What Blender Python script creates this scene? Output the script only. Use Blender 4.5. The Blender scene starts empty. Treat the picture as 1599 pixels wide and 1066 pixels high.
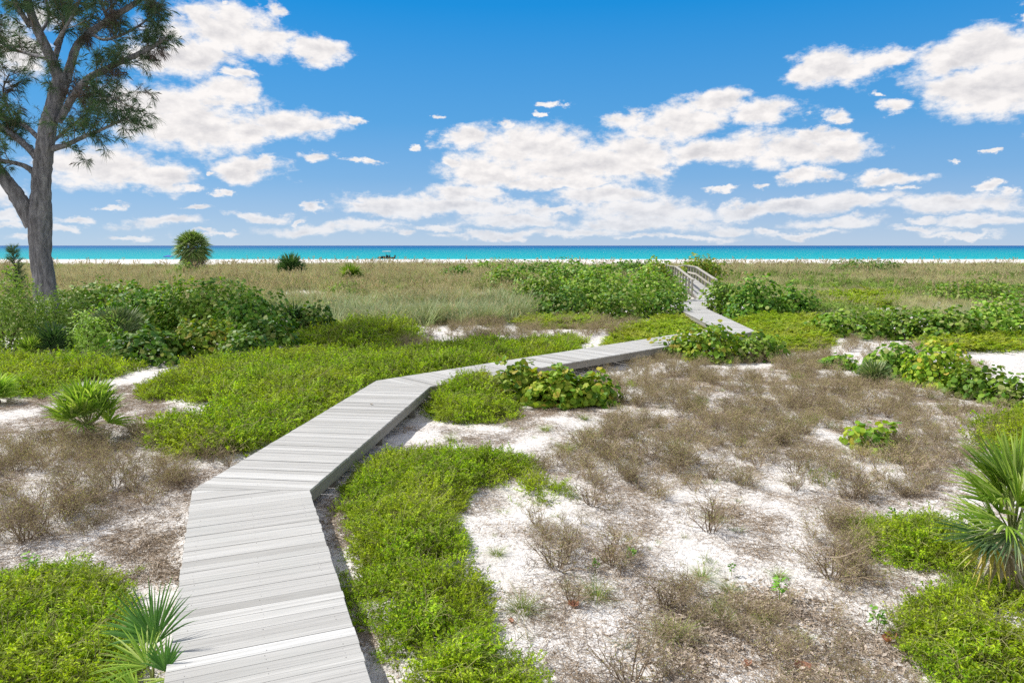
import bpy, math, random
import numpy as np
from mathutils import Vector, Matrix
R = math.radians
rng = np.random.default_rng(7)
random.seed(7)
scene = bpy.context.scene
C = scene.collection

# ------------------------------------------------------------------ camera model
CAMZ, F, CX, CY = 3.82, 1100.0, 799.5, 533.0
PITCH = math.atan(149.5 / F)
DECK = 0.42
SEA = -1.2
cp, sp = math.cos(PITCH), math.sin(PITCH)
def ray(u, v):
    x, y = (u - CX) / F, -(v - CY) / F
    return np.array([x, cp + y * sp, -sp + y * cp])
def at_z(u, v, z):
    d = ray(u, v); t = (z - CAMZ) / d[2]
    return np.array([d[0] * t, d[1] * t, z])
def at_y(u, v, Y):
    d = ray(u, v); t = Y / d[1]
    return np.array([d[0] * t, Y, CAMZ + d[2] * t])

# ------------------------------------------------------------------ noise + terrain
def _h(ix, iy, s):
    n = (ix.astype(np.int64) * 374761393 + iy.astype(np.int64) * 668265263 + s * 974634777) & 0x7fffffff
    n = ((n ^ (n >> 13)) * 1274126177) & 0x7fffffff
    return ((n ^ (n >> 16)) & 0xffff) / 65535.0
def vn(x, y, sc, s=0):
    x = np.asarray(x, float) / sc; y = np.asarray(y, float) / sc
    ix, iy = np.floor(x), np.floor(y); fx, fy = x - ix, y - iy
    fx = fx * fx * (3 - 2 * fx); fy = fy * fy * (3 - 2 * fy)
    a, b = _h(ix, iy, s), _h(ix + 1, iy, s); c, d = _h(ix, iy + 1, s), _h(ix + 1, iy + 1, s)
    return (a * (1 - fx) + b * fx) * (1 - fy) + (c * (1 - fx) + d * fx) * fy
def ss(a, b, x):
    t = np.clip((np.asarray(x, float) - a) / (b - a), 0, 1); return t * t * (3 - 2 * t)
def G(x, y):
    x = np.asarray(x, float); y = np.asarray(y, float)
    near = (1 - ss(25, 60, y))
    z = near * (0.17 * (vn(x, y, 2.6, 1) - .5) + 0.07 * (vn(x, y, 0.9, 2) - .5) + 0.035 * (vn(x, y, .32, 3) - .5))
    ridge = (0.68 + 0.40 * vn(x, y, 23, 4)) * ss(38, 64, y) * (1 - ss(84, 150, y))
    ridge += 0.25 * (vn(x, y, 6, 5) - .5) * ss(30, 60, y) * (1 - ss(100, 150, y))
    beach = SEA * np.clip((y - 150) / (263 - 150), 0, 1.6)
    beach += 0.1 * (vn(x, y, 12, 6) - .5) * ss(150, 170, y) * (1 - ss(225, 245, y))
    return z + ridge + beach
def gp(u, v):
    d = ray(u, v)
    t = np.concatenate([np.linspace(2, 60, 1200), np.linspace(60.1, 400, 1500)])
    P = d[None] * t[:, None]; z = CAMZ + P[:, 2]
    below = np.nonzero(z < G(P[:, 0], P[:, 1]))[0]
    if len(below) == 0: return at_y(u, v, 250)
    i = below[0]; p = d * t[i]
    return np.array([p[0], p[1], float(G(p[0], p[1]))])
def in_poly(x, y, poly):
    inside = np.zeros(np.shape(x), bool); n = len(poly)
    for i in range(n):
        x1, y1 = poly[i]; x2, y2 = poly[(i + 1) % n]
        if y1 == y2: continue
        c = ((y1 > y) != (y2 > y)) & (x < (x2 - x1) * (y - y1) / (y2 - y1) + x1)
        inside ^= c
    return inside
def wpoly(px): return [tuple(gp(u, v)[:2]) for u, v in px]

# ------------------------------------------------------------------ mesh building
class MB:
    def __init__(s): s.V = []; s.F = {}; s.n = 0; s.M = {}; s.uv = {}
    def add(s, V, Fc, m=0, uv=None):
        V = np.asarray(V, float).reshape(-1, 3); Fc = np.asarray(Fc, int)
        if len(V) == 0: return
        k = Fc.shape[1]
        s.V.append(V); s.F.setdefault(k, []).append(Fc + s.n); s.M.setdefault(k, []).append(np.full(len(Fc), m, int))
        s.uv.setdefault(k, []).append(np.zeros((len(Fc), k, 2)) if uv is None else np.asarray(uv, float))
        s.n += len(V)
    def mesh(s, name, mats, smooth=False, uv=False):
        me = bpy.data.meshes.new(name)
        V = np.concatenate(s.V).astype(np.float32)
        me.vertices.add(len(V)); me.vertices.foreach_set('co', V.ravel())
        idx, st, tot, mi, uvs = [], [], [], [], []; o = 0
        for k in s.F:
            f = np.concatenate(s.F[k]); idx.append(f.ravel()); st.append(o + np.arange(len(f)) * k)
            tot.append(np.full(len(f), k)); mi.append(np.concatenate(s.M[k])); o += f.size
            if uv: uvs.append(np.concatenate(s.uv[k]).reshape(-1, 2))
        idx = np.concatenate(idx)
        me.loops.add(len(idx)); me.loops.foreach_set('vertex_index', idx.astype(np.int32))
        st = np.concatenate(st); me.polygons.add(len(st))
        me.polygons.foreach_set('loop_start', st.astype(np.int32)); me.polygons.foreach_set('loop_total', np.concatenate(tot).astype(np.int32))
        for m in (mats if isinstance(mats, (list, tuple)) else [mats]): me.materials.append(m)
        me.polygons.foreach_set('material_index', np.concatenate(mi).astype(np.int32))
        me.polygons.foreach_set('use_smooth', np.full(len(st), bool(smooth)))
        if uv:
            l = me.uv_layers.new(name='UVMap'); l.data.foreach_set('uv', np.concatenate(uvs).astype(np.float32).ravel())
        me.update(calc_edges=True); me.validate()
        return me
    def build(s, name, mats, parent=None, smooth=False, uv=False, coll=None):
        o = bpy.data.objects.new(name, s.mesh(name, mats, smooth, uv)); (coll or C).objects.link(o)
        if parent is not None: o.parent = parent
        return o
    def tube(s, pts, rad, k=6, m=0, cap=True):
        P = np.asarray(pts, float); n = len(P); rad = np.broadcast_to(np.asarray(rad, float), (n,))
        T = np.gradient(P, axis=0) if n > 2 else np.repeat([P[1] - P[0]], 2, 0)
        T = T / (np.linalg.norm(T, axis=1)[:, None] + 1e-9)
        ref = np.array([0, 0, 1.0]) if abs(T[:, 2]).mean() < .9 else np.array([1.0, 0, 0])
        A = np.cross(T, ref); A /= np.linalg.norm(A, axis=1)[:, None] + 1e-9; B = np.cross(T, A)
        a = np.arange(k) * 2 * math.pi / k
        ring = P[:, None] + rad[:, None, None] * (np.cos(a)[None, :, None] * A[:, None] + np.sin(a)[None, :, None] * B[:, None])
        V = ring.reshape(-1, 3); f = []
        i = np.arange(n - 1)[:, None] * k; j = np.arange(k)[None]; j2 = (j + 1) % k
        f = np.stack([i + j, i + j2, i + k + j2, i + k + j], -1).reshape(-1, 4)
        s.add(V, f, m)
        if cap and k > 2:
            s.add(ring[0][::-1], [list(range(k))], m); s.add(ring[-1], [list(range(k))], m)
    def box(s, c, size, ax=None, m=0):
        c = np.asarray(c, float); h = np.asarray(size, float) / 2
        A = np.eye(3) if ax is None else np.asarray(ax, float)
        V = [c + A[0] * h[0] * x + A[1] * h[1] * y + A[2] * h[2] * z for z in (-1, 1) for y in (-1, 1) for x in (-1, 1)]
        s.add(V, [[0, 2, 3, 1], [4, 5, 7, 6], [0, 1, 5, 4], [2, 6, 7, 3], [0, 4, 6, 2], [1, 3, 7, 5]], m)
    def beam(s, a, b, w, h, m=0):          # rectangular bar from a to b, h along up
        a = np.asarray(a, float); b = np.asarray(b, float); d = b - a; L = np.linalg.norm(d); d = d / L
        sd = np.cross(d, [0, 0, 1]); sd /= np.linalg.norm(sd); up = np.cross(sd, d)
        s.box((a + b) / 2, (L, w, h), (d, sd, up), m)
    def leaves(s, P, N, T, a, b, shape='hex', m=0):
        """one flat leaf per point: P centre, N normal, T long axis, a half length, b half width"""
        N = N / (np.linalg.norm(N, axis=1)[:, None] + 1e-9)
        T = T - N * (T * N).sum(1)[:, None]; T /= np.linalg.norm(T, axis=1)[:, None] + 1e-9
        B = np.cross(N, T); a = np.broadcast_to(a, len(P))[:, None, None]; b = np.broadcast_to(b, len(P))[:, None, None]
        if shape == 'hex':
            t = np.arange(7) * 2 * math.pi / 7; c = np.stack([np.cos(t), np.sin(t)], 1); lift = np.abs(c[:, 1]) * .28
        else:
            c = np.array([[-1, 0], [0, -1], [1, 0], [0, 1.]]); lift = np.array([0, .3, 0, .3])
        V = P[:, None] + a * c[None, :, :1] * T[:, None] + b * (c[None, :, 1:] * B[:, None] + lift[None, :, None] * N[:, None])
        k = len(c); s.add(V.reshape(-1, 3), np.arange(len(P) * k).reshape(-1, k), m)

def tag(o, label=None, cat=None, group=None, kind=None):
    if label: o['label'] = label
    if cat: o['category'] = cat
    if group: o['group'] = group
    if kind: o['kind'] = kind
    return o
def empty(name, loc=(0, 0, 0), rz=0):
    o = bpy.data.objects.new(name, None); C.objects.link(o); o.location = loc; o.rotation_euler = (0, 0, rz)
    o.empty_display_size = .2
    return o
def randdir(n):
    v = rng.normal(size=(n, 3)); return v / np.linalg.norm(v, axis=1)[:, None]

# ------------------------------------------------------------------ materials
class NT:
    def __init__(s, nt): s.t = nt; s.n = nt.nodes; s.l = nt.links
    def new(s, ty, **kw):
        n = s.n.new(ty)
        for k, v in kw.items(): setattr(n, k, v)
        return n
    def link(s, a, b): s.l.new(a, b)
    def math(s, op, a, b=None, c=None, clamp=False):
        n = s.n.new('ShaderNodeMath'); n.operation = op; n.use_clamp = clamp
        for i, x in enumerate((a, b, c)):
            if x is None: continue
            if isinstance(x, (int, float)): n.inputs[i].default_value = x
            else: s.l.new(x, n.inputs[i])
        return n.outputs[0]
    def vmath(s, op, a, b=None, c=None, out=0):
        n = s.n.new('ShaderNodeVectorMath'); n.operation = op
        for i, x in enumerate((a, b, c)):
            if x is None: continue
            if isinstance(x, (tuple, list)): n.inputs[i].default_value = x
            else: s.l.new(x, n.inputs[i])
        return n.outputs[out]
    def noise(s, vec, scale, detail=4, rough=.55, out=0, **kw):
        n = s.n.new('ShaderNodeTexNoise'); n.inputs['Scale'].default_value = scale
        n.inputs['Detail'].default_value = detail; n.inputs['Roughness'].default_value = rough
        if 'dist' in kw: n.inputs['Distortion'].default_value = kw['dist']
        if vec is not None: s.l.new(vec, n.inputs['Vector'])
        return n.outputs[out]
    def ramp(s, fac, stops, interp='LINEAR'):
        n = s.n.new('ShaderNodeValToRGB'); cr = n.color_ramp; cr.interpolation = interp
        while len(cr.elements) < len(stops): cr.elements.new(.5)
        for e, (p, c) in zip(cr.elements, stops):
            e.position = p; e.color = (*c, 1) if len(c) == 3 else c
        s.l.new(fac, n.inputs[0]); return n.outputs[0]
    def mix(s, fac, a, b, mode='MIX'):
        n = s.n.new('ShaderNodeMix'); n.data_type = 'RGBA'; n.blend_type = mode
        for i, x in ((0, fac), (6, a), (7, b)):
            if isinstance(x, (int, float)): n.inputs[i].default_value = x
            elif isinstance(x, tuple): n.inputs[i].default_value = (*x, 1)
            else: s.l.new(x, n.inputs[i])
        return n.outputs[2]
def newmat(name):
    m = bpy.data.materials.new(name); m.use_nodes = True; m.node_tree.nodes.clear()
    t = NT(m.node_tree); out = t.new('ShaderNodeOutputMaterial'); return m, t, out
def principled(t, out, col, rough=.7, spec=.3, bump=None, bd=.01, bs=.5):
    p = t.new('ShaderNodeBsdfPrincipled')
    if isinstance(col, tuple): p.inputs['Base Color'].default_value = (*col, 1)
    else: t.link(col, p.inputs['Base Color'])
    if isinstance(rough, (int, float)): p.inputs['Roughness'].default_value = rough
    else: t.link(rough, p.inputs['Roughness'])
    p.inputs['Specular IOR Level'].default_value = spec
    if bump is not None:
        b = t.new('ShaderNodeBump'); b.inputs['Distance'].default_value = bd; b.inputs['Strength'].default_value = bs
        t.link(bump, b.inputs['Height']); t.link(b.outputs[0], p.inputs['Normal'])
    if out is not None: t.link(p.outputs[0], out.inputs[0])
    return p
def leafmat(name, cols, trans=.3, rough=.5, spec=.3, tcol=(1.25, 1.35, .5), patch=None, var=(.5, .75)):
    """leaf colour picked per leaf (mesh island) and per plant; light also passes through the blade"""
    m, t, out = newmat(name)
    g = t.new('ShaderNodeNewGeometry'); oi = t.new('ShaderNodeObjectInfo')
    r = t.math('FRACT', t.math('ADD', g.outputs['Random Per Island'], oi.outputs['Random']))
    n = len(cols); stops = [((i + .0) / max(n - 1, 1), c) for i, c in enumerate(cols)]
    col = t.ramp(r, stops)
    r2 = t.math('FRACT', t.math('MULTIPLY', oi.outputs['Random'], 7.13))
    br = t.math('MULTIPLY_ADD', r2, var[0], var[1])
    if patch:                                   # slow drift of hue across the ground, as plants of differing vigour
        ns = t.noise(g.outputs['Position'], patch[0], 3)
        f = t.math('MULTIPLY_ADD', ns, 5.0, -2.2, clamp=True)
        col = t.mix(t.math('MULTIPLY', f, patch[2]), col, patch[1])
    sc = t.new('ShaderNodeVectorMath', operation='SCALE'); t.link(col, sc.inputs[0]); t.link(br, sc.inputs['Scale'])
    p = principled(t, None, sc.outputs[0], rough, spec)
    tr = t.new('ShaderNodeBsdfTranslucent')
    t.link(t.vmath('MULTIPLY', sc.outputs[0], tcol), tr.inputs[0])
    mx = t.new('ShaderNodeMixShader'); mx.inputs[0].default_value = trans
    t.link(p.outputs[0], mx.inputs[1]); t.link(tr.outputs[0], mx.inputs[2]); t.link(mx.outputs[0], out.inputs[0])
    return m

M = {}
M['mat_leaf'] = leafmat('creeper_leaf', [(.12, .25, .008), (.22, .39, .01), (.36, .52, .014), (.48, .60, .025), (.27, .43, .012)], .38, .55, .2, patch=(.7, (.48, .50, .03), .5), var=(.75, .55))
M['mat_leaf_far'] = leafmat('creeper_leaf_yellow', [(.16, .27, .015), (.25, .38, .02), (.36, .48, .02), (.44, .50, .04)], .38, .55, .2, patch=(.5, (.42, .40, .06), .6))
M['mat_stem'] = leafmat('creeper_stem', [(.16, .13, .08), (.34, .34, .12), (.22, .32, .05)], .1, .8, .1)
M['grape_dark'] = leafmat('seagrape_leaf', [(.045, .12, .015), (.075, .19, .02), (.12, .25, .02), (.18, .32, .03), (.30, .32, .10)], .25, .5, .22)
M['grape_mid'] = leafmat('seagrape_leaf_mid', [(.07, .17, .02), (.12, .25, .02), (.20, .34, .03), (.28, .40, .05), (.32, .34, .12)], .28, .5, .22)
M['grape_lime'] = leafmat('seagrape_leaf_lime', [(.08, .19, .02), (.16, .30, .02), (.25, .38, .03), (.36, .40, .04), (.16, .30, .02), (.48, .38, .06)], .32, .5, .22)
M['shrub_lime'] = leafmat('shrub_leaf_lime', [(.16, .30, .03), (.26, .42, .05), (.40, .52, .12), (.14, .26, .04)], .3, .5, .3)
M['stem'] = leafmat('woody_stem', [(.10, .075, .05), (.18, .14, .10)], 0, .9, .1)
M['frond'] = leafmat('fan_frond', [(.13, .24, .03), (.22, .36, .04), (.33, .45, .07), (.48, .56, .20)], .38, .5, .3)
M['frond_dark'] = leafmat('fan_frond_dark', [(.035, .09, .03), (.06, .13, .04), (.11, .18, .07)], .2, .45, .4)
M['frond_grey'] = leafmat('fan_frond_grey', [(.09, .16, .06), (.16, .24, .09), (.25, .31, .14), (.36, .38, .22)], .2, .45, .4)
M['frond_cab'] = leafmat('cabbage_frond', [(.10, .20, .05), (.18, .29, .07), (.28, .37, .13), (.40, .44, .26)], .25, .45, .3)
M['frond_dead'] = leafmat('dead_frond', [(.22, .17, .10), (.36, .30, .20), (.42, .38, .30)], .15, .8, .1)
M['petiole'] = leafmat('frond_stalk', [(.20, .26, .07), (.30, .30, .12)], .05, .6, .3)
M['dry'] = leafmat('dry_twig', [(.16, .115, .075), (.29, .22, .15), (.46, .375, .28)], 0, .9, .1)
M['dry_leaf'] = leafmat('dry_leaf', [(.30, .22, .12), (.42, .36, .14), (.26, .32, .06), (.55, .46, .28), (.36, .38, .10)], .2, .8, .1)
M['grass_tan'] = leafmat('tan_grass', [(.20, .27, .09), (.36, .38, .17), (.56, .52, .29), (.16, .27, .08)], .3, .7, .2, tcol=(1.1, 1.05, .7), patch=(.09, (.22, .31, .09), .8), var=(.95, .5))
M['grass_grey'] = leafmat('grey_green_grass', [(.18, .25, .10), (.28, .36, .17), (.38, .44, .24), (.48, .46, .27)], .3, .6, .2, tcol=(1.1, 1.1, .7), var=(.8, .55))
M['dherb'] = leafmat('dune_herb_leaf', [(.10, .19, .03), (.17, .29, .05), (.27, .38, .07), (.36, .40, .12)], .3, .55, .2, var=(.7, .55))
M['sprig'] = leafmat('sprout_leaf', [(.16, .28, .03), (.28, .38, .05), (.42, .44, .08)], .3, .5, .2)
M['seed'] = leafmat('seed_head', [(.48, .43, .25), (.58, .53, .34), (.44, .37, .20)], .3, .8, .1, tcol=(1.1, .95, .7))
M['tuft'] = leafmat('bunch_grass', [(.10, .17, .02), (.17, .26, .03), (.28, .34, .06), (.36, .32, .12)], .3, .5, .3)
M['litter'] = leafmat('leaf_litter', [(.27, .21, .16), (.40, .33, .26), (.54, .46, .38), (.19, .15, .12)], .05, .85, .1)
M['needle'] = leafmat('casuarina_needle', [(.045, .10, .06), (.075, .155, .085), (.12, .21, .08), (.13, .15, .11)], .3, .7, .2)
M['needle2'] = leafmat('casuarina_twiglets', [(.10, .075, .075), (.15, .11, .10), (.09, .10, .08)], .15, .8, .1)
M['red_leaf'] = leafmat('fallen_red_leaf', [(.42, .18, .11), (.48, .26, .18)], .2, .6, .2)
M['herb'] = leafmat('herb_leaf', [(.12, .30, .03), (.18, .38, .04), (.26, .42, .06)], .3, .45, .4)
M['flower'] = leafmat('yellow_petal', [(.75, .55, .02), (.8, .65, .05)], .2, .6, .2)

def mk_sand():
    m, t, out = newmat('white_sand'); g = t.new('ShaderNodeNewGeometry').outputs['Position']
    big = t.noise(g, .45, 5); mid = t.noise(g, 2.2, 6, .62); fine = t.noise(g, 55, 3, .7); sp_ = t.noise(g, 21, 5, .75)
    base = t.ramp(mid, [(.3, (.58, .545, .50)), (.5, (.69, .66, .62)), (.7, (.76, .735, .70))])
    base = t.mix(t.math('MULTIPLY', t.math('MULTIPLY_ADD', fine, 4, -1.9, clamp=True), .25), base, (.55, .51, .46))
    # crumbs of plant debris, gathered in patches
    deb = t.math('MULTIPLY_ADD', sp_, 9.0, -4.5, clamp=True)
    where = t.math('MULTIPLY_ADD', big, 6.0, -2.7, clamp=True)
    base = t.mix(t.math('MULTIPLY', deb, t.math('MULTIPLY_ADD', where, .6, .3)), base, (.21, .165, .13))
    thin = t.math('MULTIPLY', t.math('MULTIPLY_ADD', t.noise(g, 5.5, 5, .7), 5.0, -2.7, clamp=True), where)
    base = t.mix(t.math('MULTIPLY', thin, .45), base, (.40, .345, .29))
    h = t.math('ADD', t.math('MULTIPLY', t.noise(g, 7, 5, .65), 1.0), t.math('MULTIPLY', fine, .15))
    principled(t, out, base, .95, .1, h, .10, .75)
    return m
M['sand'] = mk_sand()
def mk_beach():
    m, t, out = newmat('beach_sand'); g = t.new('ShaderNodeNewGeometry').outputs['Position']
    base = t.ramp(t.noise(g, .2, 5), [(.3, (.70, .66, .60)), (.7, (.80, .78, .74))])
    principled(t, out, base, .95, .1, t.noise(g, 1.5, 4), .2, .5); return m
def mk_thatch():
    m, t, out = newmat('thatch'); g = t.new('ShaderNodeNewGeometry').outputs['Position']
    c = t.ramp(t.noise(g, 38, 5, .7), [(.3, (.07, .065, .04)), (.5, (.15, .14, .08)), (.66, (.34, .31, .22))])
    principled(t, out, c, .95, .05, t.noise(g, 50, 4), .03, 1); return m
M['thatch'] = mk_thatch()
def mk_wood(name, stops, streak=.5):
    m, t, out = newmat(name)
    uv = t.new('ShaderNodeUVMap').outputs[0]; g = t.new('ShaderNodeNewGeometry')
    r = g.outputs['Random Per Island']
    off = t.new('ShaderNodeCombineXYZ'); t.link(t.math('MULTIPLY', r, 37), off.inputs[0]); t.link(t.math('MULTIPLY', r, 91), off.inputs[2])
    vec = t.vmath('ADD', t.vmath('MULTIPLY', uv, (.8, 85, 1)), off.outputs[0])
    grain = t.noise(vec, 1.0, 6, .65, dist=.6)
    vec2 = t.vmath('ADD', t.vmath('MULTIPLY', uv, (.35, 17, 1)), off.outputs[0])
    soft = t.noise(vec2, 1.0, 3, .5)
    base = t.ramp(r, stops)
    f = t.math('MULTIPLY_ADD', grain, 5.0, -2.05, clamp=True)
    base = t.mix(t.math('MULTIPLY', t.math('SUBTRACT', 1.0, f), streak), base, (.17, .165, .15))
    f2 = t.math('MULTIPLY_ADD', soft, 4.0, -1.9, clamp=True)
    base = t.mix(t.math('MULTIPLY', f2, .5), base, (.37, .365, .34))
    dirt = t.math('MULTIPLY_ADD', t.noise(g.outputs['Position'], 1.7, 4, .6), 4.0, -2.1, clamp=True)
    base = t.mix(t.math('MULTIPLY', dirt, .25), base, (.36, .375, .35))
    principled(t, out, base, .8, .25, grain, .0015, .5)
    return m
M['plank'] = mk_wood('weathered_plank', [(0, (.35, .34, .315)), (.3, (.50, .49, .46)), (.6, (.42, .41, .385)), (.85, (.54, .53, .50)), (.97, (.58, .57, .54)), (.985, (.80, .80, .78)), (1, (.80, .80, .78))])
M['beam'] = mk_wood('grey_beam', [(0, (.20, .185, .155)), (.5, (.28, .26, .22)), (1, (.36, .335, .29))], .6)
M['rail'] = mk_wood('rail_wood', [(0, (.34, .31, .26)), (.5, (.43, .40, .34)), (1, (.50, .47, .41))], .4)
M['nail'] = newmat('nail'); principled(M['nail'][1], M['nail'][2], (.10, .08, .07), .6, .4); M['nail'] = M['nail'][0]
def mk_bark():
    m, t, out = newmat('casuarina_bark'); tc = t.new('ShaderNodeTexCoord').outputs['Object']
    v = t.vmath('MULTIPLY', tc, (1, 1, .22))
    a = t.noise(v, 7, 8, .7); b = t.noise(tc, 1.1, 4, .6)
    c = t.ramp(a, [(.32, (.065, .064, .068)), (.5, (.17, .168, .175)), (.68, (.30, .295, .30))])
    c = t.mix(t.math('MULTIPLY', t.math('MULTIPLY_ADD', b, 5, -2.6, clamp=True), .55), c, (.085, .075, .07))
    principled(t, out, c, .9, .1, a, .12, .9); return m
M['bark'] = mk_bark()
def flat(name, c, rough=.5, spec=.4):
    m, t, out = newmat(name); g = t.new('ShaderNodeTexCoord').outputs['Object']
    n = t.noise(g, 3, 3); cc = t.mix(t.math('MULTIPLY', n, .3), c, tuple(x * .7 for x in c))
    principled(t, out, cc, rough, spec); return m

# ------------------------------------------------------------------ ground, sea
def axis(lo, hi, step, n0, g):
    a = list(np.arange(lo, hi, step)); s = step; x = hi
    up = []
    while x < n0: up.append(x); s *= g; x += s
    up.append(n0); return a + up
ys = axis(4, 24, .16, 330, 1.03)
ys = list(-np.array(axis(-4.2, 0, 1.0, 400, 1.35)))[::-1] + ys
xr = axis(-11, 11, .16, 4000, 1.06)
xl = [-x for x in xr if x > 11][::-1]
X, Y = np.meshgrid(np.array(xl + xr), np.array(sorted(set(np.round(ys, 3)))))
Z = G(X, Y); nx, ny = X.shape[1], X.shape[0]
i = (np.arange(ny - 1)[:, None] * nx + np.arange(nx - 1)[None]).ravel()
gm = MB(); gm.add(np.stack([X, Y, Z], -1).reshape(-1, 3), np.stack([i, i + 1, i + nx + 1, i + nx], 1))
ground = gm.build('ground', M['sand'], smooth=True); tag(ground, kind='structure')
def mk_sea():
    m, t, out = newmat('sea_water'); g = t.new('ShaderNodeNewGeometry').outputs['Position']
    sx = t.new('ShaderNodeSeparateXYZ'); t.link(g, sx.inputs[0])
    # depth of water grows away from the shore: turquoise shallows, deep blue offing
    d = t.math('DIVIDE', 250.0, sx.outputs[1])          # 1 at the shore, 0 at the horizon
    wob = t.noise(t.vmath('MULTIPLY', g, (.002, .01, 0)), 1.0, 4)
    d = t.math('ADD', d, t.math('MULTIPLY_ADD', wob, .14, -.07))
    col = t.ramp(d, [(0, (.001, .055, .20)), (.13, (.001, .10, .24)), (.30, (.001, .19, .27)), (.55, (.001, .25, .29)), (.85, (.002, .29, .31)), (1, (.03, .36, .36))])
    wv = t.noise(t.vmath('MULTIPLY', g, (.08, .35, 0)), 1.0, 5, .6)
    p = principled(t, None, col, .55, .12, wv, .6, .35)
    t.link(p.outputs[0], out.inputs[0]); return m
sm = MB(); sm.add([(-60000, 225, SEA), (60000, 225, SEA), (60000, 90000, SEA), (-60000, 90000, SEA)], [[0, 1, 2, 3]])
sea = sm.build('sea', mk_sea()); tag(sea, kind='structure')

# ------------------------------------------------------------------ boardwalk
def clip(poly, a, b, c):          # keep a*x+b*y<=c
    out = []; n = len(poly)
    for i in range(n):
        p, q = poly[i], poly[(i + 1) % n]; dp = a * p[0] + b * p[1] - c; dq = a * q[0] + b * q[1] - c
        if dp <= 0: out.append(p)
        if (dp < 0) != (dq < 0) and abs(dp - dq) > 1e-9:
            k = dp / (dp - dq); out.append((p[0] + k * (q[0] - p[0]), p[1] + k * (q[1] - p[1])))
    return out
walk = empty('boardwalk', (0, 5, 0))
def wadd(o):
    o.parent = walk; o.matrix_parent_inverse = Matrix.Translation((0, -5, 0)); return o
W = 1.46
# edges from the photograph, as points on the deck plane
L0, R0 = at_z(258, 1066, DECK)[:2], at_z(580, 1066, DECK)[:2]
L1, R1 = at_z(300, 765, DECK)[:2], at_z(483, 765, DECK)[:2]
L2, R2 = at_z(588, 594, DECK)[:2], at_z(672, 603, DECK)[:2]
L3, R3 = at_z(1118, 512, DECK)[:2], at_z(1180, 517, DECK)[:2]
Lb, Rb = L1 + (L0 - L1) * 2.2, R1 + (R0 - R1) * 2.2
L4 = at_z(1047, 476, DECK)[:2]; R4 = at_z(1102, 481, DECK)[:2]
d5 = np.array([.075, 1.0]); d5 /= np.linalg.norm(d5); n5 = np.array([d5[1], -d5[0]])
L5 = at_z(1091, 465.5, DECK)[:2]; R5 = L5 + n5 * W
L6 = L5 + d5 * 9.6; R6 = R5 + d5 * 9.6
L7 = L6 + d5 * 5; R7 = R6 + d5 * 5
L8 = L7 + d5 * 9; R8 = R7 + d5 * 9
zc = 1.25
Z_ = [DECK] * 6 + [zc, zc - .02, .85]
LL = [Lb, L1, L2, L3, L4, L5, L6, L7, L8]; RR = [Rb, R1, R2, R3, R4, R5, R6, R7, R8]
ZZ = [DECK, DECK, DECK, DECK, DECK, DECK, zc, zc, .7]
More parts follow.
